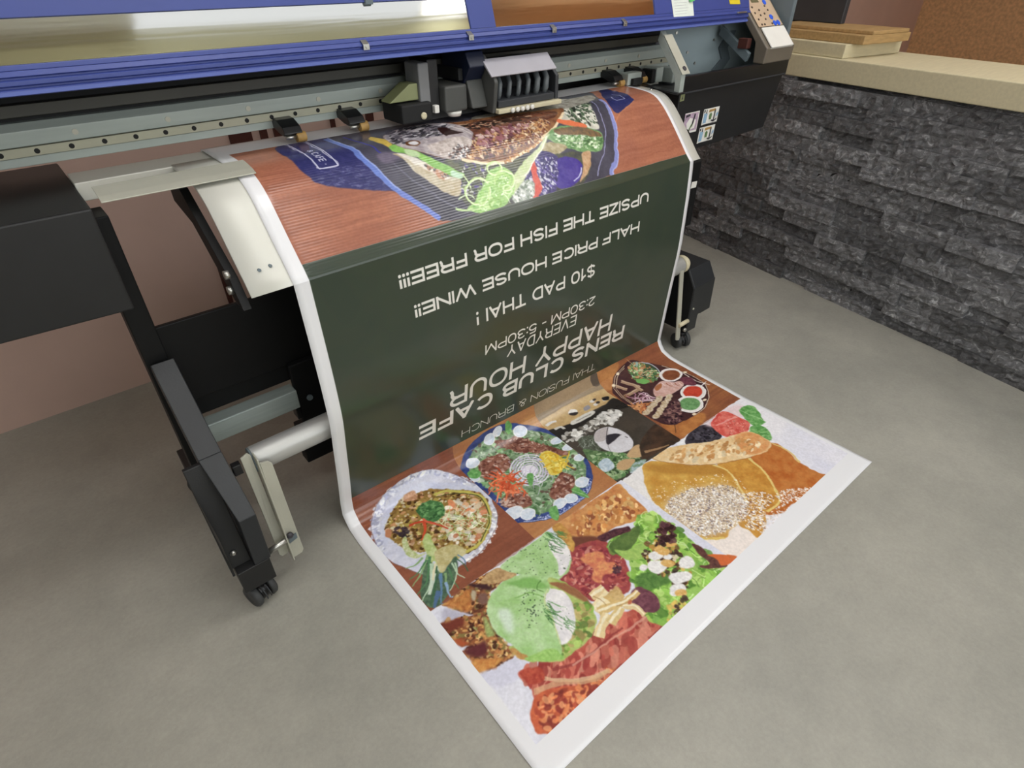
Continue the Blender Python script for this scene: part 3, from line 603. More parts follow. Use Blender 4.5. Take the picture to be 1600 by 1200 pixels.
q = MB(); q.cyl((-.285, -.655, .118), (-.222, -.662, .138), .0085, n=16); q.build('pin', 'steel', armL)
q = MB(); q.lathe((-.209, -.659, .146), (0, -1, 0), ((0, .009), (.006, .009), (.010, .005))); q.build('thumb_screw', 'ink', armL)
q = MB(); q.slab([(1.497, -.618, .40), (1.522, -.618, .395), (1.528, -.655, .085), (1.521, -.657, .07), (1.503, -.655, .075)], np.array([0, .006, 0])); armR = q.build('take_up_arm', 'zinc', P, .001)
q = MB(); q.cyl((1.51, -.65, .142), (1.565, -.655, .150), .009, n=14); q.build('pin', 'cream', armR); q = MB(); q.lathe((1.54, -.66, .118), (0, -1, 0), ((0, .009), (.008, .008))); q.build('thumb_screw', 'steel', armR)
# legs
q = MB(); q.hexa([(-.318, -.715, .165), (-.277, -.715, .165), (-.277, -.66, .165), (-.318, -.66, .165), (-.315, -.715, .324), (-.274, -.715, .324), (-.274, -.66, .324), (-.315, -.66, .324)])
q.hexa([(-.315, -.7155, .324), (-.274, -.7155, .324), (-.274, -.66, .324), (-.315, -.66, .324), (-.334, -.60, .452), (-.281, -.60, .452), (-.281, -.56, .40), (-.334, -.56, .40)])
q.hexa([(-.334, -.60, .452), (-.281, -.60, .452), (-.281, -.56, .40), (-.334, -.56, .40), (-.334, -.40, .62), (-.281, -.40, .62), (-.281, -.37, .58), (-.334, -.37, .58)])
legL = q.build('stand_leg', 'leg', P, .002)
q = MB(); q.box(-.362, -.281, -.716, -.40, .088, .1645); q.slab([(-.372, -.69, .165), (-.3185, -.69, .165), (-.3185, -.60, .44), (-.372, -.60, .44)], np.array([0, .012, 0])); q.slab([(-.372, -.715, .165), (-.366, -.715, .165), (-.366, -.715, .30), (-.372, -.64, .40)], np.array([0, .02, 0]))
q.build('foot_box', 'black', legL, .002)
q = MB(); q.lathe((-.349, -.678, .205), (0, -1, 0), ((0, .008), (.004, .008), (.007, .004))); q.build('leg_bolt', 'steel', legL)
MB().box(-.276, -.255, -.63, -.61, .385, .415).build('arm_joint', 'black_gloss', legL, .002)
MB().box(1.545, 1.594, -.50, -.38, .07, .40).build('stand_leg', 'black', P, .003)
q = MB(); q.slab([(1.5945, -.640, .287), (1.742, -.640, .293), (1.748, -.640, .141), (1.660, -.640, .137), (1.660, -.640, .072), (1.5945, -.640, .072)], np.array([0, .24, 0]))
q.prism([(-.6395, .2875), (-.598, .356), (-.42, .356), (-.40, .288)], 1.5945, 1.742)
mb_ = q.build('motor_box', 'leg', P, .003)
q = MB(); q.slab([(1.588, -.638, .285), (1.588, -.60, .35), (1.588, -.45, .35), (1.588, -.45, .075), (1.588, -.638, .075)], np.array([.006, 0, 0])); q.build('inner_panel', 'soft_black', mb_)
q = MB(); q.cyl((1.612, -.640, .185), (1.612, -.644, .185), .005, n=10); q.build('box_screw', 'zinc', mb_)
q = MB(); q.box(1.66, 1.672, -.6415, -.63, .1365, .1425); q.build('box_tab', 'zinc', mb_)
# castors
def caster(c, ang, top):
    cx, cy = c; q = MB(); ca, sa = math.cos(ang), math.sin(ang)
    ax = Vector((ca, sa, 0))
    body = MB(); body.cyl(Vector((cx, cy, .034)) - ax * .012, Vector((cx, cy, .034)) + ax * .012, .026, n=24); body.cyl((cx, cy, .05), (cx, cy, top), .014, n=16)
    b = body.build('caster', 'black_gloss', P, .002)
    for sgn in (-1, 1):
        p0 = Vector((cx, cy, .034)) + ax * sgn * .014
        w = MB(); w.lathe(p0, ax * sgn, ((0, .030), (.003, .034), (.014, .034), (.019, .029), (.020, .016), (.018, .012))); w.build('wheel', 'rubber', b)
    fd = Vector((-sa, ca, 0))
    for k in (-.006, .006):
        pp = [Vector((cx, cy, .034)) - fd * (.036 * math.cos(t)) + Vector((0, 0, .034 * math.sin(t))) + ax * k for t in (-.2, .3, .8, 1.3)]
        MB().tube(pp, .0018, 6).build('brake_rib', 'charcoal', b)
    return b
caster((-.325, -.680), R(18), .089)
caster((1.585, -.625), R(-20), .073)
caster((-.32, -.16), R(30), .10); caster((1.59, -.2), R(10), .08)
MB().box(-.35, -.29, -.40, -.12, .10, .16).build('stand_foot', 'black', P, .003); MB().box(1.56, 1.62, -.40, -.15, .08, .14).build('stand_foot', 'black', P, .003)
MB().box(-.34, -.29, -.38, -.30, .16, .97).build('upright', 'deep_black', P, .003)
MB().box(1.55, 1.62, -.38, -.28, .14, .80).build('upright', 'deep_black', P, .003)
q = MB(); q.hexa([(-.95, -.48, .815), (-.32, -.48, .80), (-.32, -.06, .80), (-.95, -.06, .815), (-1.0, -.48, 1.018), (-.32, -.48, 1.018), (-.32, -.06, 1.018), (-1.0, -.06, 1.018)]); q.box(-1.0, -.621, -.46, -.06, 1.018, 1.40); q.build('left_housing', 'black', P, .004)

# ============================================================ printed artwork
# ---- small numpy painter for the printed artwork (u across, s along the sheet, millimetres) ----
PX = 1.25
U0, U1, S0, S1 = -50.0, 1440.0, -20.0, 2185.0
IW, IH = int((U1 - U0) * PX), int((S1 - S0) * PX)
CV = np.zeros((IH, IW, 3), np.float32)
RNG = np.random.RandomState(7)
CLIP = [-1e9, 1e9, -1e9, 1e9]

def hexc(c):
    return np.array([int(c[i:i + 2], 16) for i in (0, 2, 4)], np.float32) / 255

def noise(x0, y0, w, h, scale, octs=4):
    out = np.zeros((h, w), np.float32); amp, tot = 1.0, 0.0
    for o in range(octs):
        sc = max(scale * PX / 2 ** o, 1.2)
        gw, gh = int(w / sc) + 3, int(h / sc) + 3
        g = RNG.rand(gh, gw).astype(np.float32)
        xs = np.arange(w) / sc; ys = np.arange(h) / sc
        xi = xs.astype(int); yi = ys.astype(int)
        fx = (xs - xi).astype(np.float32); fy = (ys - yi).astype(np.float32)
        fx = fx * fx * (3 - 2 * fx); fy = (fy * fy * (3 - 2 * fy))[:, None]
        a = g[yi][:, xi]; b = g[yi][:, xi + 1]; c = g[yi + 1][:, xi]; d = g[yi + 1][:, xi + 1]
        out += amp * ((a * (1 - fx) + b * fx) * (1 - fy) + (c * (1 - fx) + d * fx) * fy)
        tot += amp; amp *= .6
    return np.clip((out / tot - .5) * 2.2 + .5, 0, 1)

def spline(p, closed, n=6):
    p = np.asarray(p, np.float32); m = len(p)
    if m < 3: return p
    out = []
    t = np.linspace(0, 1, n, endpoint=False)[:, None]
    for i in range(m if closed else m - 1):
        if closed: a, b, c, d = p[i - 1], p[i], p[(i + 1) % m], p[(i + 2) % m]
        else: a, b, c, d = p[max(i - 1, 0)], p[i], p[i + 1], p[min(i + 2, m - 1)]
        out.append(.5 * ((2 * b) + (c - a) * t + (2 * a - 5 * b + 4 * c - d) * t * t + (3 * b - a - 3 * c + d) * t ** 3))
    if not closed: out.append(p[-1:])
    return np.concatenate(out)

def to_px(p):
    p = np.asarray(p, np.float32)
    return np.stack([(p[:, 0] - U0) * PX, (p[:, 1] - S0) * PX], 1)

def blur(m, r):
    r = int(round(r))
    for ax in (0, 1):
        for _ in range(2):
            if r < 1: continue
            pad = [(0, 0), (0, 0)]; pad[ax] = (r + 1, r)
            c = np.cumsum(np.pad(m, pad, mode='edge'), axis=ax)
            n = m.shape[ax]; k = 2 * r + 1
            m = (np.take(c, range(k, k + n), axis=ax) - np.take(c, range(0, n), axis=ax)) / k
    return m

def mask(P, soft):
    lo = np.floor(P.min(0)).astype(int) - 3 - int(2 * soft); hi = np.ceil(P.max(0)).astype(int) + 4 + int(2 * soft)
    cx0, cx1 = (CLIP[0] - U0) * PX, (CLIP[1] - U0) * PX; cy0, cy1 = (CLIP[2] - S0) * PX, (CLIP[3] - S0) * PX
    x0, y0 = int(max(lo[0], 0, cx0)), int(max(lo[1], 0, cy0)); x1, y1 = int(min(hi[0], IW, cx1)), int(min(hi[1], IH, cy1))
    if x1 <= x0 or y1 <= y0: return None
    w, h = x1 - x0, y1 - y0
    m = np.zeros((h, w), np.float32)
    Q = np.roll(P, -1, axis=0)
    for sub in (.25, .75):
        d = np.zeros((h, w + 1), np.float32)
        for (ax, ay), (bx, by) in zip(P, Q):
            if ay == by: continue
            if ay > by: ax, ay, bx, by = bx, by, ax, ay
            ys = np.arange(max(int(np.ceil(ay - y0 - sub)), 0), min(int(np.ceil(by - y0 - sub)), h))
            if len(ys) == 0: continue
            xs = np.clip(ax + (ys + y0 + sub - ay) * (bx - ax) / (by - ay) - x0, 0, w)
            xi = np.minimum(xs.astype(int), w - 1); fr = xs - xi
            # parity toggling with coverage
            np.add.at(d, (ys, xi), 1 - fr); np.add.at(d, (ys, xi + 1), fr)
        c = np.cumsum(d, axis=1)[:, :w] % 2.0
        m += .5 * np.where(c > 1, 2 - c, c)
    if soft >= 1: m = blur(m, soft)
    return x0, y0, m

def comp(x0, y0, m, col):
    h, w = m.shape
    v = CV[y0:y0 + h, x0:x0 + w]
    v += (col - v) * m[..., None]

def F(p, c1, c2=None, ns=30, soft=1, sm=1, al=1.0, oct=4):
    P = to_px(p)
    if sm: P = spline(P, True)
    r = mask(P, soft)
    if r is None: return
    x0, y0, m = r
    if c2 is None: comp(x0, y0, m * al, hexc(c1)); return
    n = noise(x0, y0, m.shape[1], m.shape[0], ns, oct)[..., None]
    comp(x0, y0, m * al, hexc(c1) * (1 - n) + hexc(c2) * n)

def dab(cx, cy, a, b, ang, col, al=1.0):
    R = max(a, b) + 1.5
    x0, x1, y0, y1 = int(max(cx - R, 0, (CLIP[0] - U0) * PX)), int(min(cx + R + 1, IW, (CLIP[1] - U0) * PX)), int(max(cy - R, 0, (CLIP[2] - S0) * PX)), int(min(cy + R + 1, IH, (CLIP[3] - S0) * PX))
    if x1 <= x0 or y1 <= y0: return
    X = np.arange(x0, x1)[None, :] - cx; Y = np.arange(y0, y1)[:, None] - cy
    c, s = math.cos(ang), math.sin(ang)
    q = np.sqrt(((X * c + Y * s) / a) ** 2 + ((-X * s + Y * c) / b) ** 2)
    comp(x0, y0, np.clip((1 - q) * min(a, b) + .5, 0, 1).astype(np.float32) * al, col)

def inside(P, x, y):
    c = False
    for (ax, ay), (bx, by) in zip(P, np.roll(P, -1, axis=0)):
        if (ay > y) != (by > y) and x < (bx - ax) * (y - ay) / (by - ay) + ax: c = not c
    return c

def sample(P, n):
    lo, hi = P.min(0), P.max(0); out = []
    t = 0
    while len(out) < n and t < n * 12:
        t += 1
        x, y = lo + RNG.rand(2) * (hi - lo)
        if inside(P, x, y): out.append((x, y))
    return out

def SP(p, n, r0, r1, cols, asp=1.6, ang=None, spread=3.2, al=.82):
    P = spline(to_px(p), True, 3); cs = [hexc(c) for c in cols.split()]
    for x, y in sample(P, int(n * 1.8)):
        r = (r0 + (r1 - r0) * RNG.rand() ** 2) * PX * .72; k = 1 + (asp - 1) * RNG.rand()
        a = (RNG.rand() - .5) * spread * 2 if ang is None else math.radians(ang) + (RNG.rand() - .5) * spread
        dab(x, y, r * k, r, a, cs[RNG.randint(len(cs))] * (.88 + .24 * RNG.rand()), al)

def path(P, w0, w1, col, al=1.0):
    seg = np.linalg.norm(np.diff(P, axis=0), axis=1); L = np.r_[0, np.cumsum(seg)]
    n = max(int(L[-1] / max(min(w0, w1) * .45, .8)), 2)
    t = np.linspace(0, L[-1], min(n, 900))
    xs = np.interp(t, L, P[:, 0]); ys = np.interp(t, L, P[:, 1])
    # one stroke as a ribbon polygon
    dx = np.gradient(xs); dy = np.gradient(ys); q = np.hypot(dx, dy) + 1e-6
    w = (w0 + (w1 - w0) * t / (L[-1] + 1e-6)) * .5
    A = np.stack([xs - dy / q * w, ys + dx / q * w], 1); B = np.stack([xs + dy / q * w, ys - dx / q * w], 1)
    for i in range(0, len(t) - 1, 8):   # short pieces so that loops do not cancel out
        j = min(i + 9, len(t))
        r = mask(np.concatenate([A[i:j], B[i:j][::-1]]), 0)
        if r: comp(r[0], r[1], r[2] * al, col)

def K(p, w0, w1, c, al=1.0, sm=1):
    P = to_px(p)
    if sm: P = spline(P, False)
    path(P, w0 * PX, w1 * PX, hexc(c), al)

def LN(p, n, ln, w, cols, ang=None, curl=1.5, al=.95):
    P = spline(to_px(p), True, 3); cs = [hexc(c) for c in cols.split()]
    for x, y in sample(P, n):
        a = RNG.rand() * 6.28 if ang is None else math.radians(ang) + (RNG.rand() - .5) * .6
        c = (RNG.rand() - .5) * 2 * curl; l = ln * PX * (.5 + RNG.rand()); pts = []
        for i in range(7):
            pts.append((x, y)); x += math.cos(a) * l / 6; y += math.sin(a) * l / 6; a += c / 6
        path(np.array(pts, np.float32), w * PX, w * PX * .6, cs[RNG.randint(len(cs))] * (.9 + .2 * RNG.rand()), al)

def E(c, rx, ry, ang, c1, c2=None, ns=20, soft=1, rim=None, rw=4):
    t = np.linspace(0, 2 * np.pi, 40, endpoint=False); a = math.radians(ang)
    p = np.stack([c[0] + rx * np.cos(t) * math.cos(a) - ry * np.sin(t) * math.sin(a), c[1] + rx * np.cos(t) * math.sin(a) + ry * np.sin(t) * math.cos(a)], 1)
    F(p, c1, c2, ns, soft, 0)
    if rim: K(np.concatenate([p, p[:1]]), rw, rw, rim, 1, 0)

def CL(*a):
    CLIP[:] = a if a else (-1e9, 1e9, -1e9, 1e9)

def WOOD(u0, u1, s0, s1, c1, c2, c3, grain=1.0, seed=3):
    CL(u0, u1, s0, s1)
    x0, y0 = int((u0 - U0) * PX), int((s0 - S0) * PX); w, h = int((u1 - u0) * PX), int((s1 - s0) * PX)
    n = noise(0, 0, w, h, 160, 3)
    st = noise(0, 0, w, max(h // 14, 8), 14, 3); st = np.repeat(st, 15, axis=0)[:h]
    if st.shape[0] < h: st = np.pad(st, ((0, h - st.shape[0]), (0, 0)), mode='edge')
    st = noise(0, 0, max(w // 14, 8), h, 10, 3); st = np.repeat(st, 16, axis=1)[:, :w] if grain else st
    if st.shape[1] < w: st = np.pad(st, ((0, 0), (0, w - st.shape[1])), mode='edge')
    col = hexc(c1) * (1 - n[..., None]) + hexc(c2) * n[..., None]
    col = col + (hexc(c3) - col) * (st[..., None] * .55)
    comp(x0, y0, np.ones((h, w), np.float32), blurc(col))
    CL()

def blurc(c):
    return np.stack([blur(c[..., i], 1) for i in range(3)], 2).astype(np.float32)

def RECT(u0, u1, s0, s1, c1, c2=None, ns=40, soft=0):
    F([(u0, s0), (u1, s0), (u1, s1), (u0, s1)], c1, c2, ns, soft, 0)

def arc(cx, cy, rx, ry, a0, a1, n=18):
    return [(cx + rx * math.cos(math.radians(a0 + (a1 - a0) * i / n)), cy + ry * math.sin(math.radians(a0 + (a1 - a0) * i / n))) for i in range(n + 1)]

def oval(n=40, e=2.35):
    o = []
    for i in range(n + 1):
        c, s = math.cos(2 * math.pi * i / n), math.sin(2 * math.pi * i / n)
        o.append((.5 + .5 * math.copysign(abs(c) ** (2 / e), c), .5 + .5 * math.copysign(abs(s) ** (2 / e), s)))
    return o

def cut(a0, a1, n=40, e=2.35):
    o = []
    for i in range(n + 1):
        t = math.radians(a0 + (a1 - a0) * i / n); c, s = math.cos(t), math.sin(t)
        o.append((.5 + .5 * math.copysign(abs(c) ** (2 / e), c), .5 + .5 * math.copysign(abs(s) ** (2 / e), s)))
    return o

BOWL = arc(.62, .755, .38, .245, 90, -90)
ESS = arc(.5, .755, .46, .245, 20, 180, 12) + arc(.5, .755, .46, .245, 180, 245, 6) + arc(.5, .255, .5, .255, 65, 0, 6) + arc(.5, .255, .5, .255, 0, -162, 14)
THREE = arc(.48, .75, .44, .25, 155, 0, 10) + arc(.48, .75, .44, .25, 0, -85, 8) + [(.36, .515), (.5, .515)] + arc(.5, .257, .5, .257, 88, 0, 8) + arc(.5, .257, .5, .257, 0, -160, 12)
TWO = arc(.5, .72, .46, .28, 165, -20, 14) + [(.78, .5), (.06, .03), (0, 0), (1, 0)]
FIVE = [(.92, 1), (.14, 1), (.07, .5)] + arc(.5, .32, .5, .32, 132, 0, 10) + arc(.5, .32, .5, .32, 0, -160, 12)
# stroke letters in a unit box: relative width, strokes, smooth flag per stroke by length
GL = {'A': (1.0, [[(0, 0), (.5, 1), (1, 0)], [(.2, .3), (.8, .3)]]), 'B': (.9, [[(0, 0), (0, 1)], [(0, 1), (.55, 1)] + arc(.58, .76, .36, .24, 90, -90), [(0, .52), (.55, .52)], [(.55, .52)] + arc(.6, .26, .4, .26, 90, -90) + [(0, 0)]]),
 'C': (1.0, [cut(38, 322)]), 'D': (.97, [[(0, 0), (0, 1)], [(0, 1), (.45, 1)] + arc(.45, .5, .55, .5, 90, -90, 24) + [(0, 0)]]),
 'E': (.82, [[(1, 1), (0, 1), (0, 0), (1, 0)], [(0, .52), (.92, .52)]]), 'F': (.78, [[(1, 1), (0, 1), (0, 0)], [(0, .5), (.88, .5)]]),
 'H': (.95, [[(0, 0), (0, 1)], [(1, 0), (1, 1)], [(0, .52), (1, .52)]]), 'I': (.0, [[(.5, 0), (.5, 1)]]), 'L': (.75, [[(0, 1), (0, 0), (1, 0)]]),
 'M': (1.12, [[(0, 0), (0, 1)], [(0, 1), (.5, .05), (1, 1)], [(1, 1), (1, 0)]]), 'N': (.95, [[(0, 0), (0, 1)], [(0, 1), (1, 0)], [(1, 0), (1, 1)]]), 'O': (1.08, [oval()]),
 'P': (.88, [[(0, 0), (0, 1)], [(0, 1), (.55, 1)] + arc(.6, .74, .4, .26, 90, -90) + [(0, .48)]]), 'R': (.93, [[(0, 0), (0, 1)], [(0, 1), (.55, 1)] + arc(.58, .75, .4, .25, 90, -90) + [(0, .5)], [(.62, .5)] + [(.86, .42), (.93, .3), (.95, .12), (1, 0)]]),
 'S': (.9, [ESS]), 'T': (.9, [[(0, 1), (1, 1)], [(.5, 0), (.5, 1)]]), 'U': (.93, [[(0, 1), (0, .4)] + arc(.5, .4, .5, .4, 180, 360, 20) + [(1, 1)]]), 'V': (.98, [[(0, 1), (.5, 0), (1, 1)]]), 'W': (1.5, [[(0, 1), (.25, 0), (.5, 1), (.75, 0), (1, 1)]]),
 'Y': (.98, [[(0, 1), (.5, .42), (1, 1)], [(.5, .42), (.5, 0)]]), 'Z': (.88, [[(0, 1), (1, 1), (0, 0), (1, 0)]]), '0': (.85, [oval()]), '1': (.42, [[(0, .72), (.5, .8), (.85, 1), (.85, 0)]]), '2': (.82, [TWO]), '3': (.84, [THREE]), '5': (.84, [FIVE]),
 '$': (.84, [ESS, [(.5, -.1), (.5, 1.1)]]), ':': (.0, [[(.5, .06)], [(.5, .66)]]), '-': (.36, [[(0, .4), (1, .4)]]), '!': (.0, [[(.5, .46), (.5, 1)], [(.5, .03)]]),
 '&': (.95, [[(1, 0), (.2, .68)] + arc(.42, .8, .24, .2, 200, 0, 10) + [(.6, .68), (.12, .42)] + arc(.36, .25, .36, .25, 150, 300, 10) + [(.85, .3), (.92, .5)]])}

def TX(body, ua, ub, sa, sb, col, wt=.16, turn=0):
    """stroke letters printed in the box; turn 0: upside down seen from the front, 1: running along the sheet"""
    L, H = ((ub - ua), (sb - sa)) if turn == 0 else ((sb - sa), (ub - ua))
    t = wt * H; gap = .115 * H; sp = .40 * H
    fixed = sum(sp if c == ' ' else t for c in body) + gap * (len(body) - 1)
    rel = sum(0 if c == ' ' else GL[c][0] for c in body)
    wide = (L - fixed) / rel if rel else H
    SS = 3; k = PX * SS
    bw, bh = int(L * k) + 4, int(H * 1.24 * k) + 4; acc = np.zeros((bh, bw), np.float32); oy = .12 * H
    x = 0.0
    for c in body:
        if c == ' ': x += sp + gap; continue
        rw, strokes = GL[c]; w = rw * wide
        a0, a1 = int(max(x * k - 1, 0)), int(min((x + w + t) * k + 2, bw))
        X = ((np.arange(a0, a1) + .5) / k)[None, :]; Y = ((np.arange(bh) + .5) / k - oy)[:, None]
        for st in strokes:
            tt = t * (.5 if c == '$' and len(st) == 2 else 1)
            P = [(x + t / 2 + px_ * w, t / 2 + py * (H - t)) for px_, py in st]
            if len(P) == 1: acc[:, a0:a1] = np.maximum(acc[:, a0:a1], np.hypot(X - P[0][0], Y - P[0][1]) < .64 * t)
            for i in range(len(P) - 1):
                (xa, ya), (xb, yb) = P[i], P[i + 1]; l = math.hypot(xb - xa, yb - ya)
                if l < 1e-6: continue
                dx, dy = (xb - xa) / l, (yb - ya) / l
                al = (X - xa) * dx + (Y - ya) * dy; pe = np.abs(-(X - xa) * dy + (Y - ya) * dx)
                short = len(st) > 6
                e = (0.02 * t if i in (0, len(P) - 2) else .12 * t) if short else t * .5
                m = (al > -e) & (al < l + e) & (pe < tt / 2)
                if c != '$': m &= (Y >= 0) & (Y <= H)
                acc[:, a0:a1] = np.maximum(acc[:, a0:a1], m)
        x += w + t + gap
    bw2, bh2 = bw // SS * SS, bh // SS * SS
    m = acc[:bh2, :bw2].reshape(bh2 // SS, SS, bw2 // SS, SS).mean((1, 3)).astype(np.float32)
    if turn == 0:
        m = m[:, ::-1]
        x0 = int(round((ub - U0) * PX)) - m.shape[1]; y0 = int(round((sa - oy - S0) * PX))
    else:
        m = m.T
        x0 = int(round((ua - oy - U0) * PX)); y0 = int(round((sa - S0) * PX))
    comp(x0, max(y0, 0), np.ascontiguousarray(m), hexc(col))

def LIVE(u0, u1, s0, s1, amp=2.6):
    """loosen drawn edges inside one picture so that they read as photographed food"""
    x0, x1, y0, y1 = int((u0 - U0) * PX), int((u1 - U0) * PX), int((s0 - S0) * PX), int((s1 - S0) * PX)
    w, h = x1 - x0, y1 - y0
    dx = (noise(0, 0, w, h, 14, 1) - .5) * amp * PX + (noise(0, 0, w, h, 60, 1) - .5) * 2 * amp * PX
    dy = (noise(0, 0, w, h, 14, 1) - .5) * amp * PX + (noise(0, 0, w, h, 60, 1) - .5) * 2 * amp * PX
    yy, xx = np.mgrid[0:h, 0:w]
    A = CV[y0:y1, x0:x1].copy()
    B = A[np.clip(yy + dy, 0, h - 1).astype(int), np.clip(xx + dx, 0, w - 1).astype(int)]
    g = (noise(0, 0, w, h, 5, 3) - .5)[..., None] * .07
    B = B * (1 + g)
    for i in range(3): B[..., i] = blur(B[..., i], 1)
    lum = B.mean(2, keepdims=True)
    B = np.clip(lum + (B - lum) * .88, 0, 1) ** .92
    CV[y0:y1, x0:x1] = B

CV[:] = hexc('e9e9ec')
# green panel
RECT(0, 1400, 391, 1180, '384237', '3e4638', 260)
# lettering
TX('UPSIZE THE FISH FOR FREE!!!', 216, 1182, 483, 520, 'e9e6e0', 0.195)
TX('HALF PRICE HOUSE WINE!!', 247, 1147, 575, 611, 'e9e6e0', 0.195)
TX('$10 PAD THAI !', 440, 934, 664, 707, 'e9e6e0', 0.17)
TX('2:30PM - 5:30PM', 467, 950, 788, 824, 'e9e6e0', 0.145)
TX('EVERYDAY', 557, 865, 832, 877, 'e9e6e0', 0.13)
TX('HAPPY HOUR', 340, 1066, 910, 986, 'e9e6e0', 0.155)
TX('RENS CLUB CAFE', 231, 1155, 996, 1061, 'e9e6e0', 0.2)
TX('THAI FUSION & BRUNCH', 393, 1017, 1120, 1155, 'e9e6e0', 0.08)
# fish dish picture
WOOD(0, 1400, -2, 391.5, 'a4604a', 'b56b4c', '8a4c38')
CL(0, 1400, -2, 391)
F([(103,13),(99,109),(99,145),(104,179),(115,207),(134,223),(175,240),(222,256),(304,282),(338,297),(348,114),(250,-9),(170,-19)], '2a2b62', '33346c', ns=12)
LN([(117,194),(213,181),(297,202),(308,280),(183,240),(134,222)], 160, 14, 1.6, '5a5a8e 6c6c9c 3c3c70', ang=8, curl=0.1)
F([(270,-206),(244,1),(253,107),(259,174),(272,224),(306,283),(346,330),(386,384),(518,390),(804,391),(1011,387),(1063,338),(1099,283),(1130,224),(1145,179),(1168,104),(1209,-11),(1071,-71),(694,-96),(382,-83)], '3b3a48', '4a4858', ns=60)
K([(238,10),(250,113),(259,176),(271,225),(305,285),(324,309)], 14, 16, '5f78cc')
K([(247,3),(257,107),(266,175),(278,221),(308,279)], 4, 4, '8ea2e4')
K([(281,17),(295,92),(304,125),(308,167)], 5, 5, '3a3a9c')
K([(304,284),(344,332),(378,376)], 15, 15, '6478cc')
K([(323,204),(345,242),(376,290),(418,341),(456,373)], 5, 5, '56556a')
F([(297,169),(352,174),(346,198),(296,197)], '8c7c98', soft=4, al=0.5)
K([(1167,100),(1154,157),(1135,210),(1107,270),(1065,339),(1014,390)], 15, 15, '7c84c8')
K([(1166,110),(1155,167),(1139,218),(1114,272),(1071,340),(1022,392)], 4, 4, 'a2a8e2')
K([(1123,102),(1105,162),(1085,216),(1057,268),(1017,322),(959,378)], 3.5, 3.5, '8c8cb8')
F([(1049,19),(1105,85),(1087,146),(1062,212),(1035,226),(918,177),(942,92)], 'd8d4c4', 'b8b4a4', ns=20)
SP([(989,93),(1100,89),(1082,157),(1047,214),(968,187)], 120, 3, 10, '283828 405a3c 1e241e e6e4d8 566a50', asp=2.5)
F([(694,43),(974,44),(1173,34),(1147,90),(972,126),(687,133)], 'a8a498', '7a7468', ns=14)
F([(471,226),(589,263),(768,273),(950,301),(928,368),(809,406),(573,400),(482,383),(455,321)], '3a3c40', '55583f', ns=16)
SP([(495,244),(586,269),(516,373),(473,325)], 60, 3, 8, '4a3c88 6a7a50 c8c8c0 3a4438')
F([(339,176),(376,190),(396,212),(425,236),(456,268),(486,284),(480,303),(470,321),(451,330),(427,313),(407,292),(386,260),(367,229),(357,200)], 'cfc8b4', 'b09c78', ns=26)
F([(349,180),(375,191),(425,236),(460,271),(440,279),(411,253),(379,216)], 'dcd6cc', 'e6dccc', ns=14, soft=2)
SP([(406,232),(439,249),(459,273),(437,274),(412,251)], 26, 3, 8, 'b07858 d0a490 3c3838')
F([(342,63),(358,106),(355,140),(345,158),(335,127),(325,94)], 'c8a83c', 'dcb850', ns=10)
F([(347,142),(377,145),(407,185),(432,214),(469,243),(505,276),(487,283),(457,266),(420,235),(396,203),(371,184),(342,166)], '72b048', '90cc60', ns=14)
F([(381,168),(407,187),(396,203),(376,190)], 'b8d49c', soft=2)
F([(478,258),(503,277),(486,284),(466,270)], 'b4d8b8', soft=1)
F([(364,85),(445,35),(531,37),(614,71),(733,73),(819,85),(923,101),(985,116),(931,165),(875,200),(812,225),(732,252),(648,264),(592,259),(532,240),(463,217),(410,186),(365,147)], '6e3f26', '9a6840', ns=18, oct=5)
F([(599,113),(719,91),(914,112),(943,140),(873,162),(711,163),(583,178)], '4a2a22', '7a4630', ns=10, oct=5)
SP([(570,175),(711,163),(880,153),(840,208),(707,240),(586,243),(539,227)], 420, 2, 7, 'd8b080 c08850 3a2018 8a4c30 e0c8a8 5c3040', asp=3)
SP([(605,165),(737,149),(804,166),(685,200),(603,213)], 90, 3, 8, '8a5058 a06c70 6c3848 d8b8b0', asp=3)
SP([(558,91),(652,100),(828,114),(812,133),(624,139)], 110, 2, 7, '2a1c18 3c2824 18120f c8a080', asp=4, ang=0, spread=0.5)
F([(364,85),(445,35),(531,37),(585,72),(604,146),(578,185),(539,227),(508,233),(464,216),(411,185),(365,147)], 'bdb2b4', '8e8288', ns=14, oct=5)
F([(446,169),(546,160),(578,185),(523,231),(466,212)], 'd8ccc8', 'a89890', ns=10)
SP([(373,87),(445,35),(526,45),(580,80),(530,131),(445,139),(382,140)], 190, 3, 9, '383640 4a4450 c8c4cc 2a2830 8c8690', asp=4, ang=-20, spread=1)
SP([(533,190),(565,205),(534,236),(482,219)], 80, 2, 6, '3a3840 e8e4e4 6a4c44')
F([(529,92),(554,96),(564,133),(577,145),(533,147),(518,140)], '2a1414')
K([(568,97),(586,131),(593,161)], 4, 3, 'd8ccc8')
E((415,149), 22, 13, 0, '5a3018')
E((417,150), 15, 9, 0, 'e4e0e4', 'c8c8d0', 8)
K([(520,236),(554,250),(591,260),(662,266),(731,253),(812,225),(879,200),(965,139)], 11, 7, 'ecd2a6')
K([(552,253),(603,266),(676,269)], 5, 5, 'f4e8cc')
SP([(651,259),(737,243),(816,219),(820,226),(729,257),(653,268)], 30, 2, 6, 'c88848 b06c38')
F([(835,222),(901,194),(982,204),(1047,234),(1050,261),(1022,297),(944,294),(881,266),(846,238)], '55874a', '86b070', ns=10, oct=5)
SP([(866,220),(976,213),(1044,260),(1011,291),(893,261)], 150, 2, 6, 'a8cc90 d0e0b8 3a5c34 4c7844 e8f0d8', asp=3, ang=-5, spread=1)
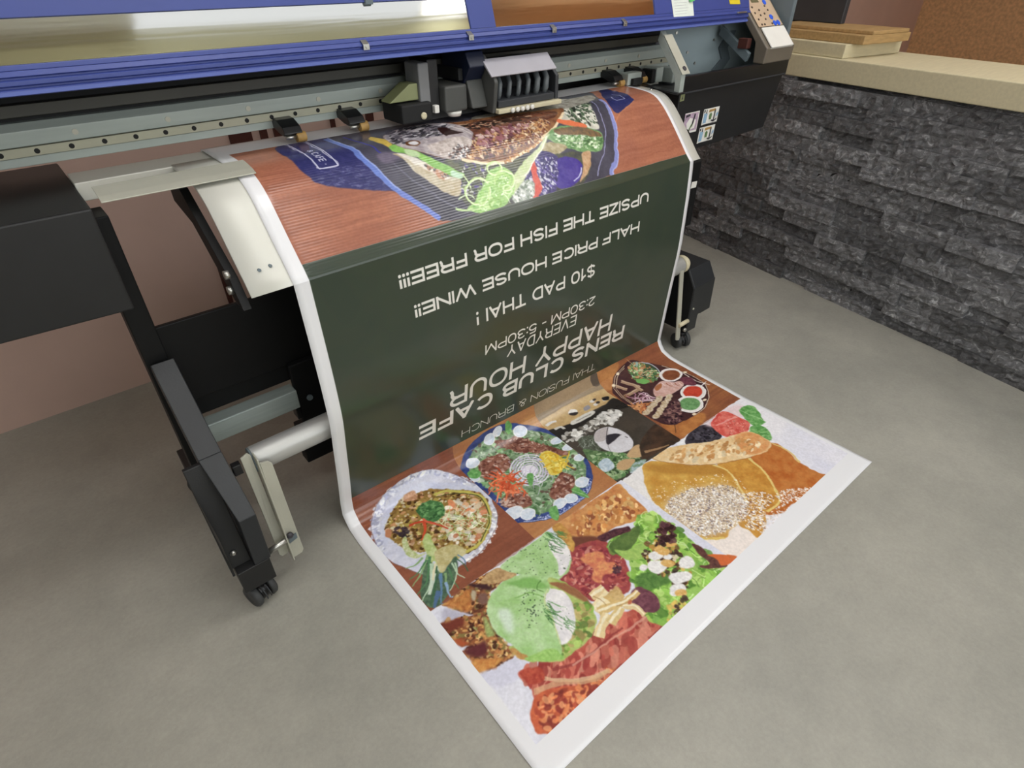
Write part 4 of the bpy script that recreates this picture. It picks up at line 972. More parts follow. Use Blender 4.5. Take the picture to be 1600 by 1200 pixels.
F([(887,201),(981,206),(1044,238),(1042,256),(963,234),(883,220)], '5c4c38', '84603c', ns=10)
F([(923,166),(964,180),(1011,209),(994,214),(937,192),(913,177)], 'e2683c')
F([(793,243),(844,242),(891,265),(846,282),(801,273)], 'c8b898', '9c8c60', ns=12)
F([(940,298),(977,300),(937,356),(878,384),(913,351)], 'b8875c', 'd0a880', ns=8)
F([(768,259),(835,286),(822,331),(764,394),(683,395),(625,387),(685,335)], '4a3c80', '32305c', ns=10)
SP([(761,285),(828,298),(800,361),(735,387),(659,382),(658,356)], 190, 2, 7, 'e6e6f0 c8c8dc 6a5cb0 2a2660', asp=1.6)
F([(830,302),(872,296),(909,316),(915,344),(878,379),(818,389),(789,372),(818,337)], '38288c', '4c3c98', ns=18)
K([(911,343),(896,361),(859,378)], 5, 3, 'c8c8ec')
F([(727,283),(747,290),(735,333),(729,375),(690,397),(681,395),(708,354)], 'd43c30', 'e05848', ns=10)
F([(625,361),(685,335),(710,354),(679,394),(622,393)], 'd0d4cc', '8a948c', ns=6, oct=5)
SP([(625,361),(685,335),(710,354),(679,394),(622,393)], 60, 2, 6, 'f0f0ec 7c8c78 c8ccc4 4c5c4c', asp=2)
F([(837,219),(847,223),(754,283),(681,335),(626,365),(612,345),(694,291),(771,253)], 'd6dcb4', 'b4cc80', ns=20)
K([(841,222),(692,324)], 3, 5, 'f0f0dc')
F([(497,356),(546,317),(593,283),(639,280),(658,316),(631,362),(579,389),(512,394),(461,372)], '78b450', 'b0d880', ns=10)
LN([(497,356),(584,300),(640,306),(625,361),(535,390)], 60, 22, 3, 'c8e8a0 9cd068 e0f0c8 7cb850', curl=3)
K([(559,342),(540,361),(514,369),(491,363),(478,346),(482,324),(500,306),(525,298),(550,303),(563,320),(559,342)], 7, 7, 'bcdc84')
K([(561,345),(542,363),(516,371),(492,365),(480,348),(483,327),(501,308),(527,300),(551,305),(564,322),(561,345)], 3, 3, 'e0f0c0')
K([(652,328),(637,342),(617,348),(598,344),(588,331),(591,315),(605,300),(625,294),(644,298),(655,311),(652,328)], 7, 7, 'bcdc84')
K([(654,330),(639,345),(618,351),(600,346),(590,333),(592,317),(607,303),(627,296),(646,300),(656,313),(654,330)], 3, 3, 'e0f0c0')
K([(629,284),(618,295),(603,300),(589,297),(582,287),(584,275),(594,264),(609,259),(623,262),(631,272),(629,284)], 7, 7, 'bcdc84')
K([(630,287),(620,297),(605,302),(591,299),(584,290),(586,277),(596,267),(611,262),(625,264),(632,274),(630,287)], 3, 3, 'e0f0c0')
K([(593,325),(596,314),(608,305),(624,302),(637,308),(642,319),(636,330),(622,338),(606,338),(595,330)], 9, 5.3999999999999995, 'a8d470')
K([(617,321),(621,328),(618,336),(609,342),(598,343),(589,338),(587,330),(592,322),(602,318),(613,319)], 8, 4.8, '88bc54')
K([(534,356),(533,343),(542,331),(559,325),(577,327),(587,338),(585,352),(572,363),(554,367),(538,361)], 10, 6.0, '98cc64')
K([(545,351),(554,358),(554,368),(546,377),(533,381),(520,377),(514,369),(517,359),(527,351),(540,349)], 8, 4.8, 'c4e494')
K([(562,389),(550,390),(541,385),(539,376),(544,368),(555,363),(566,364),(574,371),(574,380),(567,387)], 8, 4.8, '84b850')
K([(602,346),(609,339),(619,337),(628,340),(632,347),(629,355),(621,360),(610,361),(602,356),(600,349)], 6, 3.5999999999999996, 'd0eca8')
K([(435,359),(460,374),(512,379)], 6, 4, 'b8d890')
K([(452,339),(488,335),(500,350)], 4, 3, 'd0e4b8')
K([(499,276),(502,295),(503,320)], 4, 4, 'c8e0a0')
F([(1294,-22),(1302,40),(1307,88),(1298,125),(1287,149),(1256,167),(1210,182),(1171,189),(1165,161),(1193,98)], '22265a', '2c2f66', ns=20)
K([(1228,96),(1221,117),(1223,129),(1266,123),(1270,93),(1254,72)], 3, 3, 'b8bcd8', sm=0)
K([(1287,149),(1256,167),(1208,183),(1167,203),(1139,223)], 3, 3, 'c87850', sm=1)
K([(136,-8),(140,64),(144,131),(144,166),(145,178),(190,177),(189,135),(186,81),(182,-8)], 3.2, 3.2, 'c8c8e0', sm=1)
CL(0, 1400, -2, 391)
CL()
LIVE(0, 1400, 0, 390, 2.6)
K([(142,-2),(142,178),(190,178),(190,-2)], 3.2, 3.2, 'c6c6de', sm=0)
TX('CAFE', 155, 173, 103, 153, 'c6c6de', .17, 1)
TX('&', 156, 170, 80, 96, 'c6c6de', .17, 1)
E((164,166), 1.8, 1.8, 0, 'c6c6de')
# row of four dishes
WOOD(0, 360, 1180, 1675, '8c4a33', '9b573c', '7a3d2a')
WOOD(359, 712, 1180, 1675, 'c58a4c', 'b06a3c', 'a8643a')
CL(359, 711, 1180, 1674)
F([(354,1292),(394,1245),(447,1202),(520,1187),(589,1205),(648,1242),(706,1300),(726,1392),(720,1491),(695,1562),(649,1617),(596,1647),(531,1657),(472,1653),(419,1635),(371,1601),(348,1572),(351,1508),(360,1412),(343,1359)], '26356f', '33458c', ns=14)
K([(373,1598),(421,1631),(475,1650),(535,1653),(598,1642),(647,1615)], 2.5, 2.5, 'b8c4ec')
SP([(361,1581),(436,1624),(547,1640),(651,1599),(639,1621),(540,1658),(425,1637)], 90, 2, 4, '98a8e0 5c70c0 c8d0f4')
F([(382,1302),(434,1243),(521,1218),(635,1262),(700,1335),(712,1438),(693,1532),(646,1588),(577,1617),(499,1622),(432,1609),(383,1554),(377,1440),(370,1356)], '8fa884', '5f7f58', ns=12, oct=5)
SP([(382,1302),(434,1243),(521,1218),(635,1262),(700,1335),(712,1438),(693,1532),(646,1588),(577,1617),(499,1622),(432,1609),(383,1554),(377,1440),(370,1356)], 420, 4, 11, '4c7a44 7cae6c a8c898 385c34 c8dcc0 6c9c60 5a4038', asp=2.4)
LN([(382,1302),(434,1243),(521,1218),(635,1262),(700,1335),(712,1438),(693,1532),(646,1588),(577,1617),(499,1622),(432,1609),(383,1554),(377,1440),(370,1356)], 160, 26, 2.2, 'a8cc98 d0e4c4 5c8c54', curl=3)
F([(519,1252),(565,1268),(602,1269),(624,1316),(649,1367),(682,1449),(666,1457),(617,1406),(572,1345),(540,1304)], '7a4436', '97604c', ns=8, oct=5)
SP([(519,1252),(565,1268),(602,1269),(624,1316),(649,1367),(682,1449),(666,1457),(617,1406),(572,1345),(540,1304)], 70, 3, 9, '5c2c24 b08070 8c5444 d0b0a0 6c3a2c', asp=2.5)
F([(417,1304),(473,1297),(518,1320),(490,1380),(417,1391),(391,1361)], '7a4436', '97604c', ns=8, oct=5)
SP([(417,1304),(473,1297),(518,1320),(490,1380),(417,1391),(391,1361)], 70, 3, 9, '5c2c24 b08070 8c5444 d0b0a0 6c3a2c', asp=2.5)
F([(373,1485),(437,1473),(455,1533),(426,1563),(372,1524)], '7a4436', '97604c', ns=8, oct=5)
SP([(373,1485),(437,1473),(455,1533),(426,1563),(372,1524)], 70, 3, 9, '5c2c24 b08070 8c5444 d0b0a0 6c3a2c', asp=2.5)
F([(506,1567),(596,1516),(621,1558),(575,1603),(521,1617)], '7a4436', '97604c', ns=8, oct=5)
SP([(506,1567),(596,1516),(621,1558),(575,1603),(521,1617)], 70, 3, 9, '5c2c24 b08070 8c5444 d0b0a0 6c3a2c', asp=2.5)
F([(597,1276),(620,1320),(574,1354),(548,1317)], '7a4436', '97604c', ns=8, oct=5)
SP([(597,1276),(620,1320),(574,1354),(548,1317)], 70, 3, 9, '5c2c24 b08070 8c5444 d0b0a0 6c3a2c', asp=2.5)
LN([(519,1252),(597,1276),(640,1366),(666,1450),(575,1340)], 40, 24, 5, '8c5444 a87460 6c3c30', curl=1)
K([(485,1487),(469,1457),(470,1422),(487,1388),(517,1366),(551,1362),(581,1378),(597,1409),(595,1447),(576,1480),(546,1500),(512,1502),(485,1487)], 6, 5, 'e2dcec')
K([(487,1473),(477,1446),(481,1416),(499,1389),(526,1374),(555,1375),(578,1393),(588,1421),(582,1453),(563,1479),(536,1492),(509,1490),(487,1473)], 6, 5, 'c4bcd8')
K([(570,1399),(579,1423),(574,1449),(559,1471),(536,1483),(512,1482),(494,1468),(485,1445),(489,1419),(504,1397),(527,1384),(551,1385),(570,1399)], 6, 5, 'c4bcd8')
K([(534,1474),(515,1472),(500,1460),(494,1441),(498,1420),(511,1403),(529,1393),(549,1395),(563,1407),(570,1427),(565,1448),(552,1465),(534,1474)], 6, 5, 'e2dcec')
K([(529,1464),(516,1460),(507,1450),(504,1436),(508,1420),(519,1409),(533,1404),(547,1407),(557,1417),(559,1433),(554,1448),(543,1459),(529,1464)], 6, 5, 'c4bcd8')
K([(528,1453),(520,1450),(515,1442),(514,1432),(518,1423),(526,1416),(535,1415),(543,1418),(548,1426),(549,1436),(545,1445),(537,1451),(528,1453)], 6, 5, 'e2dcec')
K([(540,1429),(541,1434),(539,1439),(535,1443),(530,1444),(525,1443),(523,1439),(522,1434),(524,1429),(528,1425),(533,1424),(537,1425),(540,1429)], 6, 5, 'c4bcd8')
E((531,1434), 24, 26, 0, 'e8e4f0')
LN([(515,1359),(587,1372),(580,1474),(531,1511),(475,1469),(476,1409)], 50, 40, 3, 'ece8f4 d4cce4 b8a8c8', curl=2.5)
LN([(381,1411),(439,1383),(476,1409),(470,1470),(459,1512),(439,1482),(395,1455)], 90, 34, 7, 'e2542c f07848 c8401e e86038', curl=1.2)
F([(600,1406),(625,1395),(644,1408),(651,1451),(644,1488),(599,1512),(571,1500),(577,1471)], 'e2bc30', 'f0d860', ns=8)
LN([(608,1405),(640,1412),(650,1458),(624,1499),(578,1493)], 26, 36, 8, 'f0d040 d8a820 f4e070', curl=3)
LN([(638,1461),(669,1482),(658,1494),(633,1478)], 6, 40, 7, 'e8c838 d8b030', curl=2)
E((503,1231), 23.52, 24.0, 0, 'c2d2e6', 'e2e6f0', 14, rim='eef0f6', rw=3)
E((542,1217), 18.48, 22.400000000000002, 0, 'c2d2e6', 'e2e6f0', 14, rim='eef0f6', rw=3)
E((624,1261), 26.04, 22.400000000000002, 0, 'c2d2e6', 'e2e6f0', 14, rim='eef0f6', rw=3)
E((405,1287), 23.52, 20.0, 0, 'c2d2e6', 'e2e6f0', 14, rim='eef0f6', rw=3)
E((697,1379), 23.52, 16.0, 0, 'c2d2e6', 'e2e6f0', 14, rim='eef0f6', rw=3)
E((706,1433), 25.2, 16.8, 0, 'c2d2e6', 'e2e6f0', 14, rim='eef0f6', rw=3)
E((696,1498), 19.32, 15.200000000000001, 0, 'c2d2e6', 'e2e6f0', 14, rim='eef0f6', rw=3)
E((624,1594), 24.36, 19.200000000000003, 0, 'c2d2e6', 'e2e6f0', 14, rim='eef0f6', rw=3)
E((548,1624), 22.68, 20.0, 0, 'c2d2e6', 'e2e6f0', 14, rim='eef0f6', rw=3)
E((507,1616), 26.04, 18.400000000000002, 0, 'c2d2e6', 'e2e6f0', 14, rim='eef0f6', rw=3)
E((374,1552), 31.08, 23.200000000000003, 0, 'c2d2e6', 'e2e6f0', 14, rim='eef0f6', rw=3)
E((403,1584), 24.36, 21.6, 0, 'c2d2e6', 'e2e6f0', 14, rim='eef0f6', rw=3)
E((367,1347), 18.48, 13.600000000000001, 0, 'c2d2e6', 'e2e6f0', 14, rim='eef0f6', rw=3)
F([(577,1203),(592,1194),(605,1224),(589,1251),(576,1249)], '4f9444', '78b864', ns=8)
F([(365,1314),(393,1311),(403,1339),(381,1352),(362,1337)], '4f9444', '78b864', ns=8)
F([(576,1597),(598,1604),(595,1658),(578,1637)], '4f9444', '78b864', ns=8)
F([(463,1613),(489,1613),(482,1642),(457,1666),(450,1643)], '4f9444', '78b864', ns=8)
F([(507,1450),(525,1445),(523,1464),(496,1493),(488,1486)], '4f9444', '78b864', ns=8)
K([(576,1600),(588,1630),(593,1658)], 2, 2, 'a8d090')
CL(711, 1035, 1180, 1674)
RECT(711, 1036, 1180, 1675, '37322c', '453c34', 60)
RECT(711, 1036, 1180, 1272, '9a7f60', 'a88c6a', 60)
F([(708,1234),(1014,1244),(1026,1270),(705,1265)], '8f7a5e')
F([(998,1183),(1040,1187),(1033,1241),(1000,1236)], '5a4c40')
F([(706,1263),(1026,1267),(1041,1343),(955,1339),(907,1337),(802,1340),(705,1320)], 'c9a870', 'bb9660', ns=20)
F([(705,1320),(802,1340),(950,1344),(1027,1331),(1031,1406),(955,1378),(902,1381),(719,1395)], '24211f', soft=2)
K([(723,1293),(749,1289),(767,1294)], 14, 10, 'd8d4d0')
K([(733,1327),(758,1330),(759,1349)], 12, 10, 'c8c4bc')
E((847,1297), 19, 15, 0, 'e6e2de')
F([(832,1294),(860,1309),(846,1318),(829,1307)], '2a2426')
F([(806,1334),(901,1334),(902,1353),(807,1354)], 'd2cec6')
K([(822,1344),(893,1345)], 4, 4, '8a8680', sm=0)
F([(894,1303),(921,1303),(912,1322),(887,1320)], '8c8890')
E((945,1317), 11, 8, 0, 'd4cec8')
E((960,1314), 9, 6, 0, '3a302c')
E((948,1295), 11, 8, 0, 'd4cec8')
E((962,1293), 9, 6, 0, '3a302c')
E((992,1317), 11, 8, 0, 'd4cec8')
E((1007,1315), 9, 6, 0, '3a302c')
F([(991,1302),(1016,1310),(1005,1327),(985,1318)], '1c1a1c')
F([(715,1400),(737,1374),(822,1376),(900,1370),(960,1373),(985,1406),(965,1427),(911,1437),(884,1413),(825,1426),(751,1423)], '38342f')
SP([(715,1400),(737,1374),(822,1376),(900,1370),(960,1373),(985,1406),(965,1427),(911,1437),(884,1413),(825,1426),(751,1423)], 70, 7, 15, 'e6e2dc d0ccc4 b8b2aa f0eeea 5a544c', asp=1.8)
SP([(924,1371),(985,1406),(918,1443),(884,1413)], 20, 8, 14, 'e8e4e0 d8d4d0', asp=1.7)
F([(750,1431),(811,1441),(783,1522),(733,1526)], '3c4034', '5c6454', ns=5, oct=5)
LN([(746,1436),(807,1446),(768,1525),(720,1540)], 60, 18, 1.6, '8a948a 5a6454 a8b0a8', curl=1)
F([(733,1476),(767,1515),(810,1567),(854,1636),(804,1656),(746,1666),(710,1656),(712,1597),(714,1534)], '3f5c38', '648450', ns=10, oct=5)
SP([(741,1517),(808,1569),(853,1644),(746,1666),(704,1628),(712,1573)], 150, 4, 10, '4f7c44 88a870 2c4428 a8c090', asp=2)
F([(810,1449),(843,1432),(884,1440),(908,1480),(909,1529),(894,1570),(863,1590),(822,1580),(796,1546),(788,1504),(795,1471)], 'cfcad0', 'dcdae2', ns=40)
F([(811,1449),(840,1435),(883,1441),(854,1479),(814,1489),(797,1473)], 'b8aeae')
F([(849,1475),(891,1504),(816,1518)], '2c2830')
K([(887,1444),(849,1475),(816,1518),(893,1507)], 2.5, 2.5, '3a3438', sm=0)
K([(816,1518),(800,1553)], 2, 2, '8a868c')
K([(896,1526),(898,1537)], 4, 4, '5a565c')
F([(725,1568),(767,1566),(755,1611),(714,1612)], '9cb4c8', 'd0dce4', ns=6)
F([(753,1625),(784,1606),(818,1619),(833,1642),(778,1652)], 'c49c6c')
F([(875,1587),(903,1596),(876,1639),(847,1638),(823,1608)], 'c8a070')
F([(903,1596),(1015,1551),(1030,1574),(1042,1670),(904,1665),(857,1663)], '4c3426', '33271f', ns=30)
K([(888,1634),(940,1655),(980,1666)], 12, 6, '9a7450')
F([(813,1648),(867,1665),(814,1680),(772,1674)], 'a8bcc8', '688c60', ns=8)
WOOD(1035, 1400, 1180, 1675, 'b06a38', '8a4a30', '78402c')
CL(1035, 1400, 1180, 1674)
F([(1035,1176),(1156,1189),(1070,1288),(1031,1257)], 'c07c42', 'b06c38', ns=40, soft=6)
F([(1061,1564),(1211,1623),(1185,1668),(1054,1671),(1036,1617)], 'c47a3c', 'a8602f', ns=30, soft=5)
F([(1065,1285),(1125,1231),(1187,1206),(1247,1216),(1338,1301),(1372,1398),(1376,1495),(1341,1561),(1256,1613),(1172,1619),(1083,1605),(1053,1571),(1042,1487),(1035,1394),(1042,1329)], '3a2026', '4a2c28', ns=20)
K([(1070,1288),(1126,1238),(1184,1213)], 3, 3, 'd8c0a0')
K([(1070,1292),(1054,1343),(1053,1410)], 3, 3, 'c8a888')
K([(1077,1293),(1134,1243),(1180,1223)], 3, 3, 'd8c0a0')
K([(1076,1297),(1060,1348),(1059,1416)], 3, 3, 'c8a888')
K([(1336,1302),(1370,1399),(1373,1498),(1336,1562),(1254,1611),(1176,1616)], 3.5, 3.5, 'd8bca0')
K([(1362,1385),(1361,1475),(1382,1533)], 4, 4, 'e8d8d0')
K([(1350,1512),(1387,1506)], 5, 4, 'f0ecf0')
E((1138,1234), 9, 7, 0, 'ecd8b8')
E((1081,1275), 9, 7, 0, 'ecd8b8')
E((1373,1399), 9, 7, 0, 'ecd8b8')
E((1286,1582), 9, 7, 0, 'ecd8b8')
E((1185,1611), 9, 7, 0, 'ecd8b8')
E((1245,1292), 62, 58, 0, '3c5038', '28342a', 10, rim='b0b4c0', rw=5)
F([(1208,1225),(1251,1226),(1270,1258),(1227,1281),(1195,1262)], '9cb4ac', '708c78', ns=6)
SP([(1214,1228),(1284,1250),(1290,1330),(1231,1357),(1181,1325),(1181,1270)], 120, 4, 10, '5c8c4c 88b870 3c6034 a8683c c08050 c8d4a8', asp=2.4)
LN([(1226,1234),(1270,1266),(1250,1340),(1232,1304)], 14, 40, 3, 'd8a878 e8c8a0', curl=0.6)
F([(1181,1305),(1209,1312),(1219,1341),(1189,1343),(1170,1322)], '6cae54')
E((1317,1370), 50, 43, 0, 'ece2de', rim='f4ecec', rw=4)
E((1317,1372), 40, 34, 0, '8c4a2c', '7a3c22', 14)
E((1294,1517), 57, 48, 0, 'ece4e0', rim='f6f0f0', rw=4)
E((1294,1515), 44, 36, 0, 'd8402c', 'c23424', 14)
E((1222,1560), 57, 49, 0, 'ece6e2', rim='f6f2f0', rw=4)
E((1223,1559), 45, 37, 0, '588c50', '74a868', 8)
F([(1322,1415),(1362,1440),(1341,1492),(1308,1462)], '5c2c3c', '7a3c48', ns=8)
F([(1185,1394),(1250,1373),(1284,1410),(1309,1427),(1300,1459),(1228,1468),(1175,1457),(1157,1435)], 'd09a8c', 'e2b8b0', ns=14)
K([(1247,1382),(1243,1407),(1252,1419)], 4, 3, 'f0d0c8')
K([(1260,1394),(1255,1418),(1263,1429)], 4, 3, 'a85c40')
K([(1274,1406),(1268,1430),(1274,1439)], 4, 3, 'f0d0c8')
K([(1287,1419),(1280,1441),(1285,1449)], 4, 3, 'a85c40')
K([(1300,1431),(1293,1453),(1296,1459)], 4, 3, 'f0d0c8')
F([(1201,1386),(1240,1382),(1222,1406),(1190,1410)], 'b06840')
K([(1088,1283),(1105,1325)], 18, 16, 'a88468', sm=0)
K([(1091,1279),(1110,1321)], 5, 5, 'c8a888', sm=0)
K([(1123,1274),(1144,1321)], 18, 16, 'a88468', sm=0)
K([(1126,1270),(1148,1317)], 5, 5, 'c8a888', sm=0)
K([(1134,1298),(1157,1347)], 18, 16, 'a88468', sm=0)
K([(1139,1294),(1162,1343)], 5, 5, 'c8a888', sm=0)
K([(1067,1349),(1151,1353)], 18, 16, 'a88468', sm=0)
K([(1071,1345),(1156,1349)], 5, 5, 'c8a888', sm=0)
K([(1148,1330),(1146,1371)], 18, 16, 'a88468', sm=0)
K([(1153,1326),(1151,1366)], 5, 5, 'c8a888', sm=0)
E((1074,1352), 11, 9, 0, '8c6040')
LN([(1080,1376),(1142,1389),(1134,1436),(1082,1421)], 34, 36, 6, 'd0a8b8 a86c88 e8ccd4', curl=2)
LN([(1050,1413),(1094,1442),(1052,1477),(1044,1439)], 26, 34, 8, 'c87840 d8945c b05c34', curl=0.6)
E((1056,1480), 17, 13, 0, 'e0d0b8', 'b89870', 5)
E((1076,1478), 17, 13, 0, 'e0d0b8', 'b89870', 5)
E((1090,1470), 17, 13, 0, 'e0d0b8', 'b89870', 5)
E((1111,1468), 17, 13, 0, 'e0d0b8', 'b89870', 5)
E((1125,1460), 17, 13, 0, 'e0d0b8', 'b89870', 5)
E((1146,1458), 17, 13, 0, 'e0d0b8', 'b89870', 5)
E((1161,1450), 17, 13, 0, 'e0d0b8', 'b89870', 5)
E((1067,1520), 17, 13, 0, 'e0d0b8', 'b89870', 5)
E((1091,1515), 17, 13, 0, 'e0d0b8', 'b89870', 5)
E((1110,1504), 17, 13, 0, 'e0d0b8', 'b89870', 5)
E((1135,1498), 17, 13, 0, 'e0d0b8', 'b89870', 5)
E((1155,1487), 17, 13, 0, 'e0d0b8', 'b89870', 5)
E((1180,1481), 17, 13, 0, 'e0d0b8', 'b89870', 5)
E((1201,1470), 17, 13, 0, 'e0d0b8', 'b89870', 5)
F([(1077,1549),(1146,1511),(1205,1502),(1184,1546),(1099,1609),(1069,1587)], '3c242c', '5c3838', ns=8, oct=5)
SP([(1077,1549),(1155,1509),(1198,1527),(1099,1609)], 60, 4, 10, '4c2c34 7c5450 281820 9c7068', asp=2.5)
K([(1088,1604),(1049,1639)], 2.5, 2, '3a2a20')
CL(0, 359, 1180, 1674)
F([(42,1282),(73,1253),(117,1227),(167,1209),(234,1216),(296,1250),(335,1296),(348,1346),(362,1393),(360,1452),(337,1514),(313,1548),(273,1579),(212,1604),(150,1608),(79,1604),(36,1551),(10,1487),(-2,1441),(1,1371),(18,1319)], 'd8d9ea', 'c8cae0', ns=20)
SP([(35,1291),(117,1227),(234,1217),(334,1298),(360,1386),(339,1378),(293,1268),(207,1232),(111,1258),(37,1327),(-2,1441),(0,1378)], 150, 5, 11, 'b4b8d6 eceef8 a4a8cc e0e2f2', asp=2.2)
SP([(336,1475),(329,1525),(272,1581),(205,1605),(146,1605),(162,1600),(238,1577),(299,1535)], 70, 4, 9, 'eceaf0 b8b4c0 f6f6fa', asp=2)
F([(95,1275),(210,1255),(311,1324),(338,1398),(241,1353),(94,1339),(20,1412),(39,1345)], 'c3c8e4', 'd4d8ec', ns=30, soft=4)
K([(42,1282),(73,1253),(117,1227),(167,1209),(234,1216),(296,1250),(335,1296),(348,1346),(362,1393),(360,1452),(337,1514),(313,1548),(273,1579),(212,1604),(150,1608),(79,1604),(36,1551),(10,1487),(-2,1441),(1,1371),(18,1319),(42,1282)], 2.5, 2.5, '5a3030', 0.5)
F([(43,1365),(74,1322),(120,1290),(154,1276),(221,1294),(278,1334),(338,1398),(343,1452),(324,1502),(280,1554),(227,1584),(174,1582),(137,1550),(115,1514),(67,1481),(49,1429)], 'a8843c', '7c5a28', ns=9, oct=5)
SP([(43,1365),(74,1322),(120,1290),(154,1276),(221,1294),(278,1334),(338,1398),(343,1452),(324,1502),(280,1554),(227,1584),(174,1582),(137,1550),(115,1514),(67,1481),(49,1429)], 420, 3.5, 9, 'c8b04c d8c470 5a3414 c88a58 e2d8b0 8a6a2c 3c2410 e0b088', asp=1.8)
F([(154,1270),(190,1271),(183,1305),(149,1291)], 'b07850', 'd8a078', ns=6)
F([(48,1356),(62,1365),(46,1389),(36,1376)], 'c07850')
SP([(249,1379),(317,1429),(295,1514),(208,1567),(174,1513),(202,1432)], 60, 7, 15, 'e2d8c4 e8a878 d87c50 f0ece0 c8b08c', asp=2)
K([(232,1327),(274,1340),(326,1397),(337,1456),(304,1521),(241,1572),(188,1579),(152,1563)], 10, 10, 'c8bc50')
K([(231,1340),(285,1363),(330,1411),(329,1469),(294,1531),(234,1574)], 3, 3, '3c4020')
LN([(187,1419),(241,1429),(300,1490),(276,1541),(215,1523),(181,1484)], 60, 44, 3, 'e0e4b8 b4cc7c d8d8a0 8cac58', curl=1.5)
SP([(70,1362),(100,1388),(80,1414),(61,1397)], 12, 5, 10, '2c2028 3c2c34')
F([(162,1342),(203,1335),(231,1369),(217,1409),(185,1426),(160,1414),(154,1376)], '3a6c38', '548c4c', ns=6, oct=5)
SP([(162,1342),(203,1335),(229,1381),(195,1426),(156,1383)], 50, 4, 9, '2c5a2c 6ca45c 487c40', asp=2)
K([(107,1386),(147,1398),(172,1433),(188,1473)], 9, 5, 'cc3c20')
K([(152,1398),(138,1430),(109,1460)], 10, 6, 'd84424')
K([(154,1390),(162,1420),(180,1449)], 7, 4, 'e0583c')
F([(62,1424),(81,1415),(69,1455),(72,1493),(91,1506),(64,1506),(48,1477)], 'a8b868', 'd8dcb4', ns=6)
F([(112,1459),(137,1451),(120,1515),(88,1604),(75,1607),(92,1554),(88,1543),(74,1561),(90,1513)], 'a4bc60', 'c8d490', ns=10)
F([(113,1517),(171,1535),(176,1580),(126,1584),(86,1594),(94,1556)], 'd2c890', 'b8a868', ns=10)
F([(79,1527),(86,1594),(147,1571),(118,1622),(63,1661),(10,1669),(8,1613)], '5c7a58', '3c5444', ns=8, oct=5)
K([(92,1515),(43,1557),(2,1580)], 8, 2.5, '84ac6c')
K([(92,1523),(42,1586),(-1,1612)], 8, 2.5, '4c8050')
K([(83,1546),(43,1601),(1,1634)], 10, 2.5, 'b8d4b0')
K([(84,1562),(47,1619),(9,1662)], 12, 2.5, '3c6444')
K([(82,1591),(55,1640),(32,1675)], 10, 2.5, '5a80a8')
K([(93,1600),(72,1640),(64,1676)], 7, 2.5, '84ac6c')
K([(109,1592),(98,1634),(95,1668)], 6, 2.5, '4c8050')
K([(126,1584),(118,1622),(126,1651)], 5, 2.5, 'b8d4b0')
K([(143,1576),(148,1603),(146,1639)], 4, 2.5, '3c6444')
K([(154,1569),(158,1596),(152,1614)], 4, 2.5, '5a80a8')
K([(75,1515),(48,1523),(19,1517)], 7, 2.5, '84ac6c')
K([(79,1527),(36,1551),(7,1555)], 6, 2.5, '4c8050')
K([(133,1590),(111,1631),(73,1655)], 5, 2.5, 'b8d4b0')
K([(50,1636),(31,1654),(13,1672)], 16, 6, '4a6890')
K([(79,1625),(69,1652),(62,1674)], 9, 4, '88a8cc')
K([(68,1579),(25,1628)], 14, 8, 'c8d8c4')
K([(90,1553),(54,1596)], 8, 5, 'e0d8b0')
# breakfast picture
CL(0, 728, 1674, 2097)
RECT(0, 729, 1674, 2097, 'd3d3e6', 'e2e2ee', 120)
F([(33,1674),(128,1676),(183,1680),(222,1710),(186,1729),(148,1734),(111,1776),(84,1760),(55,1721),(42,1693)], '5e3020', 'a8683a', ns=16, oct=5)
SP([(33,1674),(128,1676),(183,1680),(222,1710),(186,1729),(148,1734),(111,1776),(84,1760),(55,1721),(42,1693)], 110, 3, 9, 'd89a50 8a4a28 3c1c14 c07840 7c7038 e8c078', asp=2.2)
F([(39,1681),(76,1683),(112,1690),(96,1721),(85,1744),(58,1721)], 'b8642c', 'd88a40', ns=8, soft=3, al=0.8)
F([(116,1697),(122,1708),(106,1726),(102,1716)], 'b8a888', soft=2)
F([(124,1717),(141,1729),(126,1753),(110,1743)], '7a5448', soft=2)
F([(120,1672),(162,1715),(154,1726),(127,1693)], '3c2024', soft=3)
F([(29,1689),(58,1728),(79,1752),(49,1742),(12,1726)], 'a8a4bc', soft=5, al=0.7)
F([(1,1725),(49,1742),(84,1760),(106,1779),(92,1826),(87,1847),(45,1828),(25,1821),(4,1807),(1,1778)], '5e3020', 'a8683a', ns=16, oct=5)
SP([(1,1725),(49,1742),(84,1760),(106,1779),(92,1826),(87,1847),(45,1828),(25,1821),(4,1807),(1,1778)], 110, 3, 9, 'd89a50 8a4a28 3c1c14 c07840 7c7038 e8c078', asp=2.2)
F([(4,1726),(52,1745),(47,1763),(16,1763),(6,1755)], '742f22', soft=4)
F([(93,1777),(91,1813),(85,1836),(70,1823)], '8a9c54', 'a8b868', ns=6, soft=3)
F([(4,1781),(18,1793),(25,1814),(4,1806)], 'b04c28', soft=3)
F([(53,1781),(56,1814),(56,1795),(58,1782)], 'a8ac60', soft=1)
F([(2,1824),(42,1826),(90,1847),(94,1882),(88,1909),(58,1908),(25,1898),(1,1890),(2,1857)], '5e3020', 'a8683a', ns=16, oct=5)
SP([(2,1824),(42,1826),(90,1847),(94,1882),(88,1909),(58,1908),(25,1898),(1,1890),(2,1857)], 110, 3, 9, 'd89a50 8a4a28 3c1c14 c07840 7c7038 e8c078', asp=2.2)
F([(3,1824),(41,1827),(61,1836),(41,1859),(11,1851)], '5c2428', soft=5)
F([(3,1855),(42,1875),(66,1898),(25,1897),(1,1889)], 'c87434', 'e09a48', ns=8, soft=3)
